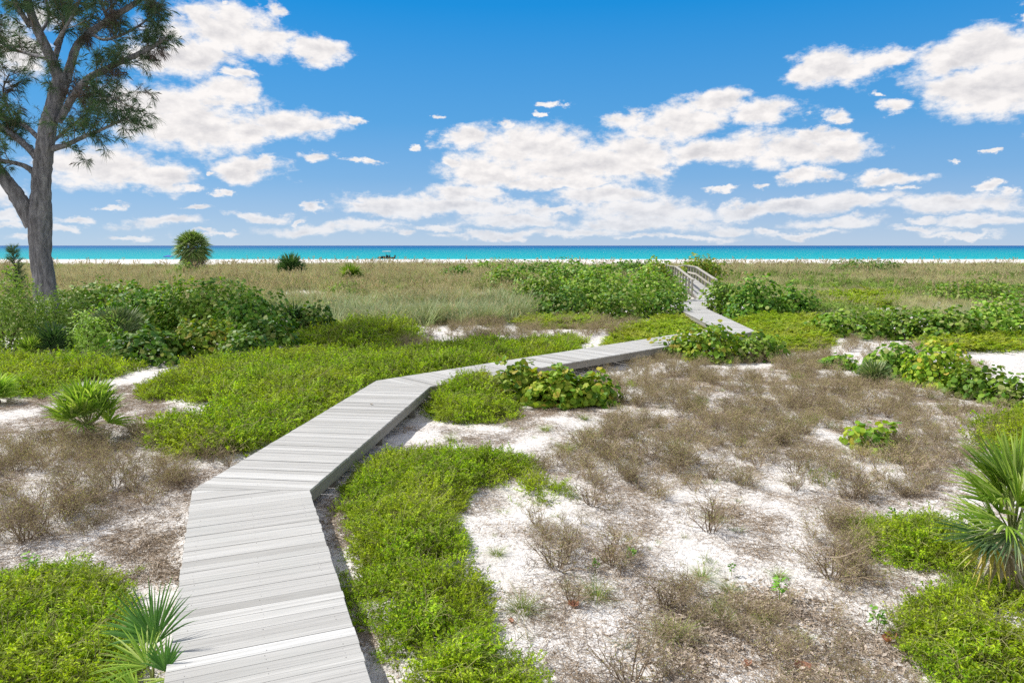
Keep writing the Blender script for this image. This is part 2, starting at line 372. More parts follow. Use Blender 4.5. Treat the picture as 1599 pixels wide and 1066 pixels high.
for k in range(8):
    a, b, c, d = LL[k], RR[k], RR[k + 1], LL[k + 1]
    dirv = ((d - a) / np.linalg.norm(d - a) + (c - b) / np.linalg.norm(c - b)); dirv /= np.linalg.norm(dirv)
    if k in (4,): dirv = (d - a) / np.linalg.norm(d - a)
    quad = [tuple(a), tuple(b), tuple(c), tuple(d)]
    ts = [np.dot(q, dirv) for q in quad]; t0, t1 = min(ts), max(ts)
    o0 = np.dot((a + b) / 2, dirv); o1 = np.dot((c + d) / 2, dirv)
    mb = MB(); nails = MB(); t = t0; side = np.array([dirv[1], -dirv[0]])
    while t < t1:
        w = .138 + random.uniform(-.002, .002); gap = random.choice((.003, .004, .006, .009))
        skew = random.uniform(-.0015, .0015)
        if k == 0 and random.random() < 0: pass
        pl = clip(clip(quad, *(-dirv - side * skew), -t), *(dirv + side * skew), t + w)
        t += w + gap
        if len(pl) < 3: continue
        ex = random.uniform(-.006, .006)
        P = np.array(pl)
        # boards stick out unevenly by a few millimetres
        cen = P.mean(0); rel = P - cen; P = P + side * (np.sign(rel @ side)[:, None] * (.004 + abs(ex)) * (random.random() < .5))
        zz = np.interp((P @ dirv), [o0, o1], [ZZ[k], ZZ[k + 1]]) + random.uniform(-.0025, .0025)
        n = len(P); cr = P.mean(0)
        inner = cr + (P - cr) * (1 - .003 / np.maximum(np.linalg.norm(P - cr, axis=1), .05))[:, None]
        Vt = np.column_stack([inner, zz]); Vm = np.column_stack([P, zz - .003]); Vb = np.column_stack([P, zz - .036])
        V = np.concatenate([Vt, Vm, Vb])
        uvp = np.column_stack([V[:, :2] @ side + random.uniform(0, 40), V[:, :2] @ dirv - V[:, 2]])
        base = mb.n
        mb.add(V, [list(range(n))], 0, [uvp[:n]])
        # side faces share the same vertices so that a board is one island
        q = []
        for j in range(n):
            j2 = (j + 1) % n
            q.append([j, n + j, n + j2, j2]); q.append([n + j, 2 * n + j, 2 * n + j2, n + j2])
        q = np.array(q)
        mb.F.setdefault(4, []).append(q + base); mb.M.setdefault(4, []).append(np.zeros(len(q), int)); mb.uv.setdefault(4, []).append(uvp[q])
        if k < 2:
            for s_ in (.09, .5, .91):
                for tt in (.28, .72):
                    sl = P @ side
                    c2 = side * (sl.min() + (sl.max() - sl.min()) * s_ + random.uniform(-.012, .012)) + dirv * (t - w - gap + w * tt + random.uniform(-.008, .008))
                    if not in_poly(np.array([c2[0]]), np.array([c2[1]]), [tuple(p) for p in P])[0]: continue
                    an = np.arange(6) * math.pi / 3; rr = random.choice((.002, .003, .0035, .0045))
                    if random.random() < .4: continue
                    nails.add(np.column_stack([c2[0] + rr * np.cos(an), c2[1] + rr * np.sin(an), np.full(6, zz.mean() + .0035)]), [list(range(6))])
    dk = mb.build('deck', M['plank'], uv=True); wadd(dk)
    if nails.n:
        nl = nails.build('nail_heads', M['nail']); nl.parent = dk; nl['kind'] = 'stuff'
    # side beams just under the boards, set in a little
    bm = MB()
    for A_, B_, sgn in ((a, d, 1), (b, c, -1)):
        dd = (B_ - A_) / np.linalg.norm(B_ - A_); nn = np.array([dd[1], -dd[0]]) * sgn
        p0 = np.array([*(A_ + nn * .045), ZZ[k] - .04 - .095]); p1 = np.array([*(B_ + nn * .045), ZZ[k + 1] - .04 - .095])
        x = MB(); Lb_ = np.linalg.norm(p1 - p0)
        dv = (p1 - p0) / Lb_; sd = np.array([dd[1], -dd[0], 0]); up = np.cross(sd, dv)
        cc_ = (p0 + p1) / 2; h = np.array([Lb_ / 2 - .004, .02, .092])
        V = np.array([cc_ + dv * h[0] * i1 + sd * h[1] * i2 + up * h[2] * i3 for i3 in (-1, 1) for i2 in (-1, 1) for i1 in (-1, 1)])
        uvv = np.array([[i1 * h[0] + 5, i3 * h[2] + .02 * i2] for i3 in (-1, 1) for i2 in (-1, 1) for i1 in (-1, 1)])
        fc = np.array([[0, 2, 3, 1], [4, 5, 7, 6], [0, 1, 5, 4], [2, 6, 7, 3], [0, 4, 6, 2], [1, 3, 7, 5]])
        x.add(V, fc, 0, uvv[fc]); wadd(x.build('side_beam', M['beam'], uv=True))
        npst = max(1, int(Lb_ / 2.4))
        for q_ in range(npst):
            s_ = (q_ + .5) / npst if k else (q_ + .75) / npst
            pp = p0 + (p1 - p0) * s_ + np.array([*(nn * .075), 0])
            gz = float(G(pp[0], pp[1]))
            if pp[2] - gz < .04: continue
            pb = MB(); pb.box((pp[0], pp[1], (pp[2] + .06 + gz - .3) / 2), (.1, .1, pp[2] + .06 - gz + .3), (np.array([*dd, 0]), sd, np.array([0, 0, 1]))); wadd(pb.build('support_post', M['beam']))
# handrails of the ramp over the dune
for side_i, (E, sg) in enumerate(((LL, -1), (RR, 1))):
    pts = []
    st = E[5] + d5 * 2.0
    zs = DECK + (zc - DECK) * 2.0 / 9.6
    pts = [(st, zs), (E[6], zc), (E[7], zc), (E[8], .7)]
    off = np.array([*(n5 * (sg * .03)), 0])
    HR = .93
    caps = MB(); rails = MB()
    for (pa, za), (pb_, zb) in zip(pts[:-1], pts[1:]):
        A3 = np.array([*pa, za]) + off; B3 = np.array([*pb_, zb]) + off
        caps.beam(A3 + [0, 0, HR], B3 + [0, 0, HR], .2, .05)
        rails.beam(A3 + [0, 0, .38], B3 + [0, 0, .38], .04, .13)
        rails.beam(A3 + [0, 0, .86], B3 + [0, 0, .86], .035, .1)
        L_ = np.linalg.norm(B3 - A3); n_ = max(2, int(round(L_ / 1.25)))
        for q_ in range(n_ + (1 if pb_ is E[8] else 0)):
            p = A3 + (B3 - A3) * q_ / n_; pm = MB()
            pm.box(p + [*(n5 * sg * .07), HR / 2 - .13], (.12, .12, HR + .22), (np.array([*d5, 0]), np.array([*n5, 0]), np.array([0, 0, 1])))
            wadd(pm.build('rail_post', M['rail']))
    wadd(caps.build('handrail', M['rail'])); wadd(rails.build('lower_rail', M['rail']))
tag(walk, 'weathered grey plank boardwalk zigzagging over the sand to a railed ramp', 'boardwalk')

# deck footprint, to keep plants off it
DP = [tuple(p) for p in LL] + [tuple(p) for p in RR[::-1]]
def off_deck(x, y, m=.08):
    bad = np.zeros(np.shape(x), bool)
    for k in range(8):
        a, b, c, d = LL[k], RR[k], RR[k + 1], LL[k + 1]
        for ox, oy in ((0, 0), (m, 0), (-m, 0), (0, m), (0, -m)):
            bad |= in_poly(x + ox, y + oy, [tuple(a), tuple(b), tuple(c), tuple(d)])
    return ~bad

# ------------------------------------------------------------------ scattering of stuff
def proto(name, mb, mats):
    return bpy.data.objects.new(name, mb.mesh(name, mats))
def pcoll(name, objs):
    c = bpy.data.collections.new(name)
    for o in objs: c.objects.link(o)
    return c
def scatter(name, P, coll, scale, label, cat, tilt=.15, base=None, mats=None, group=None, nprot=4, zs=None):
    n = len(P)
    mb = base if base is not None else MB()
    nb = mb.n
    V = np.concatenate([np.concatenate(mb.V), P]) if nb else P
    me = bpy.data.meshes.new(name)
    me.vertices.add(len(V)); me.vertices.foreach_set('co', V.astype(np.float32).ravel())
    if nb:
        f = np.concatenate(mb.F[4]); me.loops.add(f.size); me.loops.foreach_set('vertex_index', f.ravel().astype(np.int32))
        me.polygons.add(len(f)); me.polygons.foreach_set('loop_start', (np.arange(len(f)) * 4).astype(np.int32)); me.polygons.foreach_set('loop_total', np.full(len(f), 4, np.int32))
        me.polygons.foreach_set('use_smooth', np.ones(len(f), bool))
    for m_ in (mats or []): me.materials.append(m_)
    me.update(calc_edges=True)
    def at(nm, ty, arr, key):
        a = me.attributes.new(nm, ty, 'POINT'); a.data.foreach_set(key, arr)
    tot = nb + n
    ispt = np.zeros(tot, bool); ispt[nb:] = True
    rot = np.zeros((tot, 3), np.float32); rot[nb:, 0] = rng.normal(0, tilt, n); rot[nb:, 1] = rng.normal(0, tilt, n); rot[nb:, 2] = rng.uniform(0, 6.283, n)
    sc = np.ones((tot, 3), np.float32); sc[nb:] = np.asarray(scale).reshape(-1, 1) * np.ones((n, 1))
    if zs is not None: sc[nb:, 2] *= zs
    idx = np.zeros(tot, np.int32); idx[nb:] = rng.integers(0, nprot, n)
    at('is_pt', 'BOOLEAN', ispt, 'value'); at('rot', 'FLOAT_VECTOR', rot.ravel(), 'vector'); at('scl', 'FLOAT_VECTOR', sc.ravel(), 'vector'); at('pick', 'INT', idx, 'value')
    o = bpy.data.objects.new(name, me); C.objects.link(o)
    ng = bpy.data.node_groups.new(name + '_scatter', 'GeometryNodeTree')
    ng.interface.new_socket('Geometry', in_out='INPUT', socket_type='NodeSocketGeometry'); ng.interface.new_socket('Geometry', in_out='OUTPUT', socket_type='NodeSocketGeometry')
    N = ng.nodes; Lk = ng.links; gi = N.new('NodeGroupInput'); go = N.new('NodeGroupOutput')
    def na(nm, ty):
        x = N.new('GeometryNodeInputNamedAttribute'); x.data_type = ty; x.inputs[0].default_value = nm; return x.outputs[0]
    ip = N.new('GeometryNodeInstanceOnPoints'); ci = N.new('GeometryNodeCollectionInfo')
    ci.inputs['Collection'].default_value = coll; ci.inputs['Separate Children'].default_value = True; ci.inputs['Reset Children'].default_value = True
    Lk.new(gi.outputs[0], ip.inputs['Points']); Lk.new(na('is_pt', 'BOOLEAN'), ip.inputs['Selection']); Lk.new(ci.outputs[0], ip.inputs['Instance'])
    ip.inputs['Pick Instance'].default_value = True; Lk.new(na('pick', 'INT'), ip.inputs['Instance Index'])
    Lk.new(na('rot', 'FLOAT_VECTOR'), ip.inputs['Rotation']); Lk.new(na('scl', 'FLOAT_VECTOR'), ip.inputs['Scale'])
    j = N.new('GeometryNodeJoinGeometry'); Lk.new(ip.outputs[0], j.inputs[0])
    if nb: Lk.new(gi.outputs[0], j.inputs[0])
    Lk.new(j.outputs[0], go.inputs[0])
    md = o.modifiers.new('scatter', 'NODES'); md.node_group = ng
    tag(o, label, cat, group, 'stuff')
    return o

# -- prototypes
def sprig_tuft(seed, nsp=16, rad=.13, h=.13, leaf=.016):
    r = np.random.default_rng(seed); mb = MB(); PP, NN, TT, AA = [], [], [], []
    for k in range(nsp):
        a = r.uniform(0, 6.283); q = rad * math.sqrt(r.uniform(0, 1)); b = np.array([q * math.cos(a), q * math.sin(a), -.02])
        lean = r.uniform(.1, .9); a2 = a + r.normal(0, .8); L = h * r.uniform(.6, 1.35)
        d = np.array([math.cos(a2) * lean, math.sin(a2) * lean, 1]); d /= np.linalg.norm(d)
        tip = b + d * L + np.array([math.cos(a2), math.sin(a2), 0]) * L * .25
        mid = b + d * L * .55
        mb.tube([b, mid, tip], [.0022, .0018, .001], 3, 1, cap=False)
        nl = r.integers(8, 13)
        for i in range(nl):
            f = .35 + .65 * i / (nl - 1); p = mid + (tip - mid) * (f - .4) / .6 if f > .4 else b + (mid - b) * f / .4
            out = r.normal(size=3); out[2] = abs(out[2]) * .8 + .25; out /= np.linalg.norm(out)
            PP.append(p + out * leaf * .8); TT.append(out); n_ = r.normal(size=3) * .7; n_[2] += .8; NN.append(n_); AA.append(leaf * r.uniform(.7, 1.25))
    for k in range(3):        # pale runners arching out of the mat
        a = r.uniform(0, 6.283); hd = np.array([math.cos(a), math.sin(a), 0]); L = r.uniform(.15, .34)
        mb.tube([hd * .02, hd * L * .4 + [0, 0, h * 1.05], hd * L * .8 + [0, 0, h * 1.1], hd * L + [0, 0, h * .7]], [.0026, .0024, .002, .001], 3, 1, cap=False)
    AA = np.array(AA); mb.leaves(np.array(PP), np.array(NN), np.array(TT), AA, AA * .42, 'q', 0)
    return mb
tufts = [proto('creeper_tuft', sprig_tuft(s), [M['mat_leaf'], M['mat_stem']]) for s in range(4)]
CT = pcoll('creeper_tufts', tufts)
tuftsf = [proto('creeper_tuft_far', sprig_tuft(s + 20, 16, .16, .13, .024), [M['mat_leaf_far'], M['mat_stem']]) for s in range(4)]
CTF = pcoll('creeper_tufts_far', tuftsf)

def blades(r, n, rad, h, w, bend, m=0, mb=None, tipseed=None, up=.25, segs=4):
    mb = mb or MB()
    for k in range(n):
        a = r.uniform(0, 6.283); q = rad * math.sqrt(r.uniform(0, 1)); b = np.array([q * math.cos(a), q * math.sin(a), -.03])
        a2 = a + r.normal(0, .6); lean = abs(r.normal(0, up)) + .05; L = h * r.uniform(.6, 1.1); bd = bend * r.uniform(.3, 1.3)
        hd = np.array([math.cos(a2), math.sin(a2), 0]); t = np.linspace(0, 1, segs + 1)
        c = b + hd * (L * (lean * t + bd * t ** 2.2))[:, None] + np.array([0, 0, 1]) * (L * (t - .45 * bd * t ** 2.5))[:, None]
        sd = np.array([-hd[1], hd[0], 0]) * math.cos(r.uniform(-1, 1)) + hd * .3
        ww = w * (1 - t ** 2.0) * .5 + w * .05
        V = np.stack([c - sd * ww[:, None], c + sd * ww[:, None]], 1).reshape(-1, 3)
        i = np.arange(segs) * 2; mb.add(V, np.stack([i, i + 1, i + 3, i + 2], 1), m)
        if tipseed is not None and r.uniform() < tipseed[0]:
            p = c[-1]; ns = tipseed[1]
            s_ = r.uniform(0, 1, ns); Pp = p + np.stack([r.normal(0, .018, ns) + hd[0] * .12 * s_, r.normal(0, .018, ns) + hd[1] * .12 * s_, (s_ - .5) * .28], 1)
            T = r.normal(0, .4, (ns, 3)); T[:, 2] -= .6; mb.leaves(Pp, r.normal(size=(ns, 3)), T, .032, .012, 'q', 1)
    return mb
oats = [proto('dune_grass_clump', blades(np.random.default_rng(40 + s), 42, .24, .95, .02, .45, tipseed=(.2, 12)), [M['grass_tan'], M['seed']]) for s in range(4)]
oat1 = []
for s_ in range(4):
    rr = np.random.default_rng(400 + s_); o_ = MB()
    blades(rr, 9, .15, 1.0, .016, .35, mb=o_)
    for k in range(3):
        a = rr.uniform(0, 6.28); hd = np.array([math.cos(a), math.sin(a), 0]); H_ = rr.uniform(1.25, 1.75); b0 = hd * .05
        q = [b0, b0 + hd * .08 + [0, 0, H_ * .5], b0 + hd * .2 + [0, 0, H_ * .9], b0 + hd * .34 + [0, 0, H_]]
        o_.tube(q, [.007, .006, .005, .004], 3, 1, cap=False)
        t_ = rr.uniform(0, 1, 34); Pq = q[2] + (q[3] - q[2]) * (t_ * 1.25)[:, None] + rr.normal(0, .02, (34, 3)); T_ = rr.normal(0, .35, (34, 3)); T_[:, 2] -= .7
        o_.leaves(Pq, rr.normal(size=(34, 3)), T_, .045, .016, 'q', 1)
    oat1.append(proto('sea_oat', o_, [M['grass_tan'], M['seed']]))
TALL = pcoll('sea_oats', oat1)
hc = []
for s_ in range(4):
    rr = np.random.default_rng(450 + s_); o_ = MB(); n_ = 150; D_ = rr.normal(size=(n_, 3)); D_[:, 2] = abs(D_[:, 2]); D_ /= np.linalg.norm(D_, axis=1)[:, None]
    P_ = D_ * rr.uniform(.6, 1, n_)[:, None] * [.42, .42, .5]; o_.leaves(P_, D_ + rr.normal(0, .6, (n_, 3)), D_ + rr.normal(0, .5, (n_, 3)), rr.uniform(.04, .09, n_), rr.uniform(.012, .03, n_), 'q', 0)
    hc.append(proto('dune_herb', o_, [M['dherb']]))
HERB = pcoll('dune_herbs', hc)
OATS = pcoll('dune_grass_tan', oats)
greyg = [proto('dune_grass_clump_grey', blades(np.random.default_rng(60 + s), 60, .22, .85, .018, .7, tipseed=(.02, 10), up=.35), [M['grass_grey'], M['seed']]) for s in range(4)]
GREYG = pcoll('dune_grass_grey', greyg)

def twigbush(seed, h=.42, spread=.9, n0=9, leafn=180, thick=.004, green=.3):
    r = np.random.default_rng(seed); mb = MB(); tips = []
    def br(p, d, L, rad, lev):
        nseg = 3; pts = [p]; q = p.copy(); dd = d.copy()
        for i in range(nseg):
            dd = dd + r.normal(0, .22, 3); dd[2] += .05; dd /= np.linalg.norm(dd); q = q + dd * L / nseg; pts.append(q.copy())
        mb.tube(pts, np.linspace(rad, rad * .55, nseg + 1), 3, 0, cap=False)
        tips.extend(pts[1:])
        if lev < 3:
            for i in range(3 if lev < 2 else 2):
                s_ = pts[r.integers(1, nseg + 1)]; nd = dd + r.normal(0, .75, 3); nd[2] = abs(nd[2]) * .7 + .12; nd /= np.linalg.norm(nd)
                br(s_, nd, L * r.uniform(.5, .8), rad * .62, lev + 1)
    for k in range(n0):
        a = k * 2.4 + r.uniform(0, .8); ln = r.uniform(.25, 1.0) * spread
        d = np.array([math.cos(a) * ln, math.sin(a) * ln, 1]); d /= np.linalg.norm(d)
        br(np.array([math.cos(a) * .03, math.sin(a) * .03, -.03]), d, h * .5, thick, 0)
    T = np.array(tips); T = T[r.integers(0, len(T), leafn)] + r.normal(0, .012, (leafn, 3))
    mb.leaves(T, r.normal(size=(leafn, 3)), r.normal(size=(leafn, 3)), .0105, .005, 'q', 1)
    return mb
dryb = [proto('dry_bush', twigbush(80 + s, .52, .95, 9, 260, .005), [M['dry'], M['dry_leaf']]) for s in range(5)]
spr = []
for s_ in range(4):
    o_ = blades(np.random.default_rng(500 + s_), 40, .06, .24, .006, .6, up=.5) if s_ % 2 else twigbush(520 + s_, .34, .7, 6, 420, .003)
    spr.append(proto('sprout', o_, [M['tuft'], M['sprig']] if s_ % 2 else [M['mat_stem'], M['sprig']]))
SPR = pcoll('sprouts', spr)
DRY = pcoll('dry_bushes', dryb)
def litterp(seed, n=60, rad=.3):
    r = np.random.default_rng(seed); mb = MB()
    for k in range(n):
        p = np.array([r.normal(0, rad * .6), r.normal(0, rad * .6), r.uniform(.002, .012)]); a = r.uniform(0, 6.28); L = r.uniform(.02, .11)
        d = np.array([math.cos(a), math.sin(a), r.normal(0, .12)]); bend = np.array([-d[1], d[0], 0]) * r.normal(0, .12)
        mb.tube([p - d * L, p + bend * L, p + d * L], [.0016, .0022, .0012], 3, 0, cap=False)
    P = np.column_stack([r.normal(0, rad * .6, (n, 2)), r.uniform(.004, .015, n)]); N = r.normal(0, .35, (n, 3)); N[:, 2] += 1
    a = r.uniform(.006, .016, n); mb.leaves(P, N, r.normal(size=(n, 3)), a, a * .5, 'q', 1)
    return mb
lit = [proto('litter_bits', litterp(100 + s), [M['dry'], M['litter']]) for s in range(4)]
LIT = pcoll('litter_bits_set', lit)
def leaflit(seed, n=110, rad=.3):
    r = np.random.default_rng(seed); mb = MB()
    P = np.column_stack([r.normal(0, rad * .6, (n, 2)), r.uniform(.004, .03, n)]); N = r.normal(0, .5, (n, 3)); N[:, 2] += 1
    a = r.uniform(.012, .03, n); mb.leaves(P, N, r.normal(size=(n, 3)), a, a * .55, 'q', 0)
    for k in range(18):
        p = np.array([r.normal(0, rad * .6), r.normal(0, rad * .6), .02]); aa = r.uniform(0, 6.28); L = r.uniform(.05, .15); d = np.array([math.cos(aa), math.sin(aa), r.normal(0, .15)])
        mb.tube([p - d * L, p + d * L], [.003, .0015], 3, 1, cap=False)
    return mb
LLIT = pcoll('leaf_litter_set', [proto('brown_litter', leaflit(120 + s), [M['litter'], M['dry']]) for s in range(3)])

# -- region helpers
def sample_poly(px, dens, wob=.35, wsc=.8):
    pol = wpoly(px); xs_ = [p[0] for p in pol]; ys_ = [p[1] for p in pol]
    x0, x1, y0, y1 = min(xs_) - .4, max(xs_) + .4, min(ys_) - .4, max(ys_) + .4
    n = int((x1 - x0) * (y1 - y0) * dens); x = rng.uniform(x0, x1, n); y = rng.uniform(y0, y1, n)
    xx = x + (vn(x, y, wsc, 11) - .5) * 2 * wob + (vn(x, y, wsc * .3, 13) - .5) * wob
    yy = y + (vn(x, y, wsc, 12) - .5) * 2 * wob + (vn(x, y, wsc * .3, 14) - .5) * wob
    k = in_poly(xx, yy, pol) & off_deck(x, y)
    return x[k], y[k], pol
def edge_dist(x, y, pol):
    d = np.full(np.shape(x), 1e9)
    for i in range(len(pol)):
        a = np.array(pol[i]); b = np.array(pol[(i + 1) % len(pol)]); ab = b - a; l2 = ab @ ab + 1e-9
        t = np.clip(((x - a[0]) * ab[0] + (y - a[1]) * ab[1]) / l2, 0, 1)
        d = np.minimum(d, np.hypot(x - a[0] - t * ab[0], y - a[1] - t * ab[1]))
    return d
def mound_h(x, y, pol, hgt, fall):
    d = edge_dist(x, y, pol); ins = in_poly(x, y, pol)
    s_ = ss(0, fall, np.where(ins, d, 0)); return s_ * hgt * (.2 + 1.2 * vn(x, y, .9, 21)) + s_ * .06 * (vn(x, y, .25, 22) - .5)
def creeper(px, label, dens, scale, hgt, far=False, fall=.8, wob=.32, holes=.1):
    holes = holes + .2; hgt = hgt * (.3 if far else .72)
    x, y, pol = sample_poly(px, dens, wob, .9)
    keep = (vn(x, y, .3, 31) * .5 + vn(x, y, 1.3, 33) * .5 > holes) | (rng.uniform(size=len(x)) < .12); x, y = x[keep], y[keep]
    z = G(x, y) + mound_h(x, y, pol, hgt, fall) + .01 + rng.uniform(-.05, .035, len(x)) * scale + .06 * scale * (vn(x, y, .22 * scale, 36) - .5)
    # under-layer of old stems
    xs_ = [p[0] for p in pol]; ys_ = [p[1] for p in pol]; st = .1 if not far else .3
    gx, gy = np.meshgrid(np.arange(min(xs_) - st, max(xs_) + st, st), np.arange(min(ys_) - st, max(ys_) + st, st))
    mh = mound_h(gx, gy, pol, hgt, fall)
    gz = G(gx, gy) + mh * .9 - .03
    ins = in_poly(gx, gy, pol) & (edge_dist(gx, gy, pol) > st + .25 * vn(gx, gy, .4, 77)) & (vn(gx, gy, .3, 31) * .5 + vn(gx, gy, 1.3, 33) * .5 > holes - .04) & off_deck(gx, gy, st * 1.2)
    n1, n2 = gx.shape; ii = (np.arange(n1 - 1)[:, None] * n2 + np.arange(n2 - 1)[None])
    ok = ins[:-1, :-1] & ins[1:, :-1] & ins[:-1, 1:] & ins[1:, 1:] & ((gz - G(gx, gy))[:-1, :-1] > -.035)
    ii = ii[ok]
    base = None
    if len(ii):
        base = MB(); base.add(np.stack([gx, gy, gz], -1).reshape(-1, 3), np.stack([ii, ii + 1, ii + n2 + 1, ii + n2], 1))
    d = edge_dist(x, y, pol)
    s_ = scale * rng.uniform(.7, 1.3, len(x)) * (.7 + .5 * ss(0, .4, d))
    return scatter('ground_creeper', np.stack([x, y, z], 1), CTF if far else CT, s_, label, 'ground cover', .16 if far else .45, base, [M['thatch']], 'lime green creeper mats on the sand', zs=.34 if far else .85)
creeper([(215, 622), (250, 596), (330, 571), (420, 560), (470, 558), (600, 556), (700, 545), (760, 538), (830, 541), (905, 534), (905, 554), (800, 574), (700, 587), (585, 602), (520, 640), (440, 688), (385, 716), (340, 718), (250, 715), (225, 692), (240, 668), (325, 664), (335, 640), (245, 622)],
        'yellow green creeper mat along the left side of the boardwalk, behind its first bend', 60, 1.5, .22)
creeper([(0, 568), (80, 568), (205, 572), (200, 588), (130, 600), (60, 622), (-40, 622), (-60, 570)], 'yellow green creeper at the left edge, before the dense bushes', 45, 1.6, .2)
creeper([(664, 606), (700, 598), (760, 600), (800, 622), (805, 648), (770, 660), (700, 664), (670, 650)], 'small rounded green creeper mound in the crook of the boardwalk', 110, 1.2, .38, fall=.6, holes=.0)
creeper([(548, 745), (568, 724), (600, 714), (700, 712), (780, 714), (815, 718), (822, 738), (780, 757), (735, 775), (715, 805), (722, 835), (748, 870), (770, 900), (765, 940), (775, 990), (795, 1040), (815, 1110), (640, 1120), (615, 1040), (590, 980), (560, 920), (540, 870), (535, 830), (545, 790)],
        'large bright green creeper bank right of the near boardwalk', 190, .95, .26, holes=.12)
creeper([(765, 757), (830, 750), (890, 765), (900, 783), (840, 792), (775, 780)], 'thin creeper tongue reaching right over white sand', 90, 1.0, .1, holes=.3)
creeper([(-60, 905), (60, 900), (120, 903), (200, 905), (228, 935), (225, 1000), (240, 1110), (-20, 1130), (-160, 1000)], 'bright green creeper filling the lower left corner', 190, .95, .2, holes=.14)
creeper([(1420, 935), (1500, 915), (1599, 920), (1680, 950), (1720, 1110), (1490, 1120), (1440, 1060), (1410, 1010), (1400, 965)], 'bright green creeper filling the lower right corner', 190, .95, .2, holes=.14)
creeper([(1345, 850), (1370, 825), (1440, 818), (1490, 830), (1530, 870), (1500, 905), (1440, 900), (1390, 885)], 'dark lime creeper mound left of the big fan palm', 150, 1.0, .3, holes=.05)
creeper([(950, 537), (970, 515), (1030, 500), (1068, 498), (1085, 518), (1050, 532), (1000, 542), (950, 552)], 'yellow lime creeper behind the far stretch of boardwalk', 48, 1.95, .35, True, 1.0)
creeper([(1140, 505), (1190, 498), (1280, 500), (1310, 520), (1290, 545), (1230, 552), (1200, 545), (1195, 522)], 'yellow lime creeper right of the sharp boardwalk corner', 48, 1.95, .35, True, 1.0)
creeper([(1255, 470), (1330, 458), (1400, 462), (1390, 478), (1300, 484)], 'dark lime creeper on the right behind the round leaved bush', 20, 3.00, .4, True, 1.5)
creeper([(455, 545), (500, 522), (560, 515), (650, 522), (665, 530), (600, 547), (520, 556)], 'deep green creeper in the tree shade beside the bushes', 26, 2.4, .3, False, 1.0)
creeper([(800, 508), (860, 494), (940, 500), (945, 512), (850, 514)], 'green creeper at the foot of the dune thicket', 40, 1.95, .3, True, 1.0)
creeper([(1440, 545), (1470, 528), (1560, 526), (1620, 532), (1600, 548), (1500, 552)], 'pale lime creeper by the sand track at the right edge', 20, 2.4, .2, True, .8)
creeper([(1556, 700), (1560, 665), (1599, 655), (1660, 660), (1660, 720)], 'lime creeper behind the big fan palm at right edge', 70, 1.5, .25)

# dry scrub
def scrub(px, label, dens, s0, thr, wob=.3):
    dens *= 1.45; thr -= .05; s0 *= .95
    x, y, pol = sample_poly(px, dens, wob, 1.2)
    k = vn(x, y, .9, 41) * .65 + vn(x, y, .35, 42) * .35 > thr; x, y = x[k], y[k]
    if len(x) > 150:
        q = rng.uniform(size=len(x)) < .12; q &= vn(x, y, 1.1, 47) > .45
        scatter('scrub_sprouts', np.stack([x[q] + .1, y[q], G(x[q], y[q])], 1), SPR, rng.uniform(.5, 1.3, q.sum()), 'green shoots coming up through ' + label, 'green shoots', .2, group='green shoots in the scrub')
    z = G(x, y); s_ = s0 * rng.uniform(.45, 1.35, len(x))
    return scatter('dry_scrub', np.stack([x, y, z], 1), DRY, s_, label, 'dry scrub', .15, group='dry brown scrub on the sand', nprot=5)
scrub([(905, 570), (1010, 555), (1060, 560), (1200, 556), (1290, 552), (1330, 590), (1599, 645), (1620, 670), (1500, 720), (1440, 800), (1350, 825), (1290, 770), (1180, 765), (1100, 755), (1040, 770), (1000, 810), (900, 765), (860, 715), (905, 690), (960, 655), (915, 620)],
      'wide belt of brown twiggy scrub across the right of the sand', 7.5, .85, .40)
scrub([(820, 840), (880, 805), (1000, 825), (1010, 870), (960, 915), (870, 905)], 'brown twiggy scrub between the creeper bank and open sand', 10, .75, .42)
scrub([(1230, 815), (1330, 805), (1345, 870), (1400, 930), (1380, 960), (1300, 905), (1240, 880)], 'thorny brown scrub left of the lime creeper mound', 10, .8, .4)
scrub([(960, 1010), (1040, 960), (1160, 950), (1250, 950), (1400, 1000), (1430, 1090), (960, 1090)], 'sparse dry scrub at the bottom of the frame on leaf litter', 8, .6, .45)
scrub([(1020, 900), (1100, 880), (1120, 930), (1050, 960)], 'small dry scrub patch among grass tufts', 9, .65, .4)
scrub([(-60, 700), (100, 690), (200, 672), (330, 705), (375, 735), (300, 765), (220, 800), (140, 850), (-80, 865)], 'brown twiggy scrub on the sand left of the boardwalk', 7.5, .85, .42)
scrub([(660, 508), (760, 502), (880, 500), (985, 505), (1000, 518), (930, 530), (760, 538), (690, 532)], 'reddish brown scrub strip behind the creeper, before the dune grass', 3, 1.2, .42)
scrub([(480, 530), (660, 520), (700, 545), (560, 556)], 'low dry scrub by the shaded creeper', 3, 1.0, .5)
scrub([(1230, 552), (1300, 532), (1480, 540), (1530, 560), (1560, 600), (1480, 600), (1330, 570)], 'low olive scrub between the two rows of sea grapes at right', 3, .9, .42)
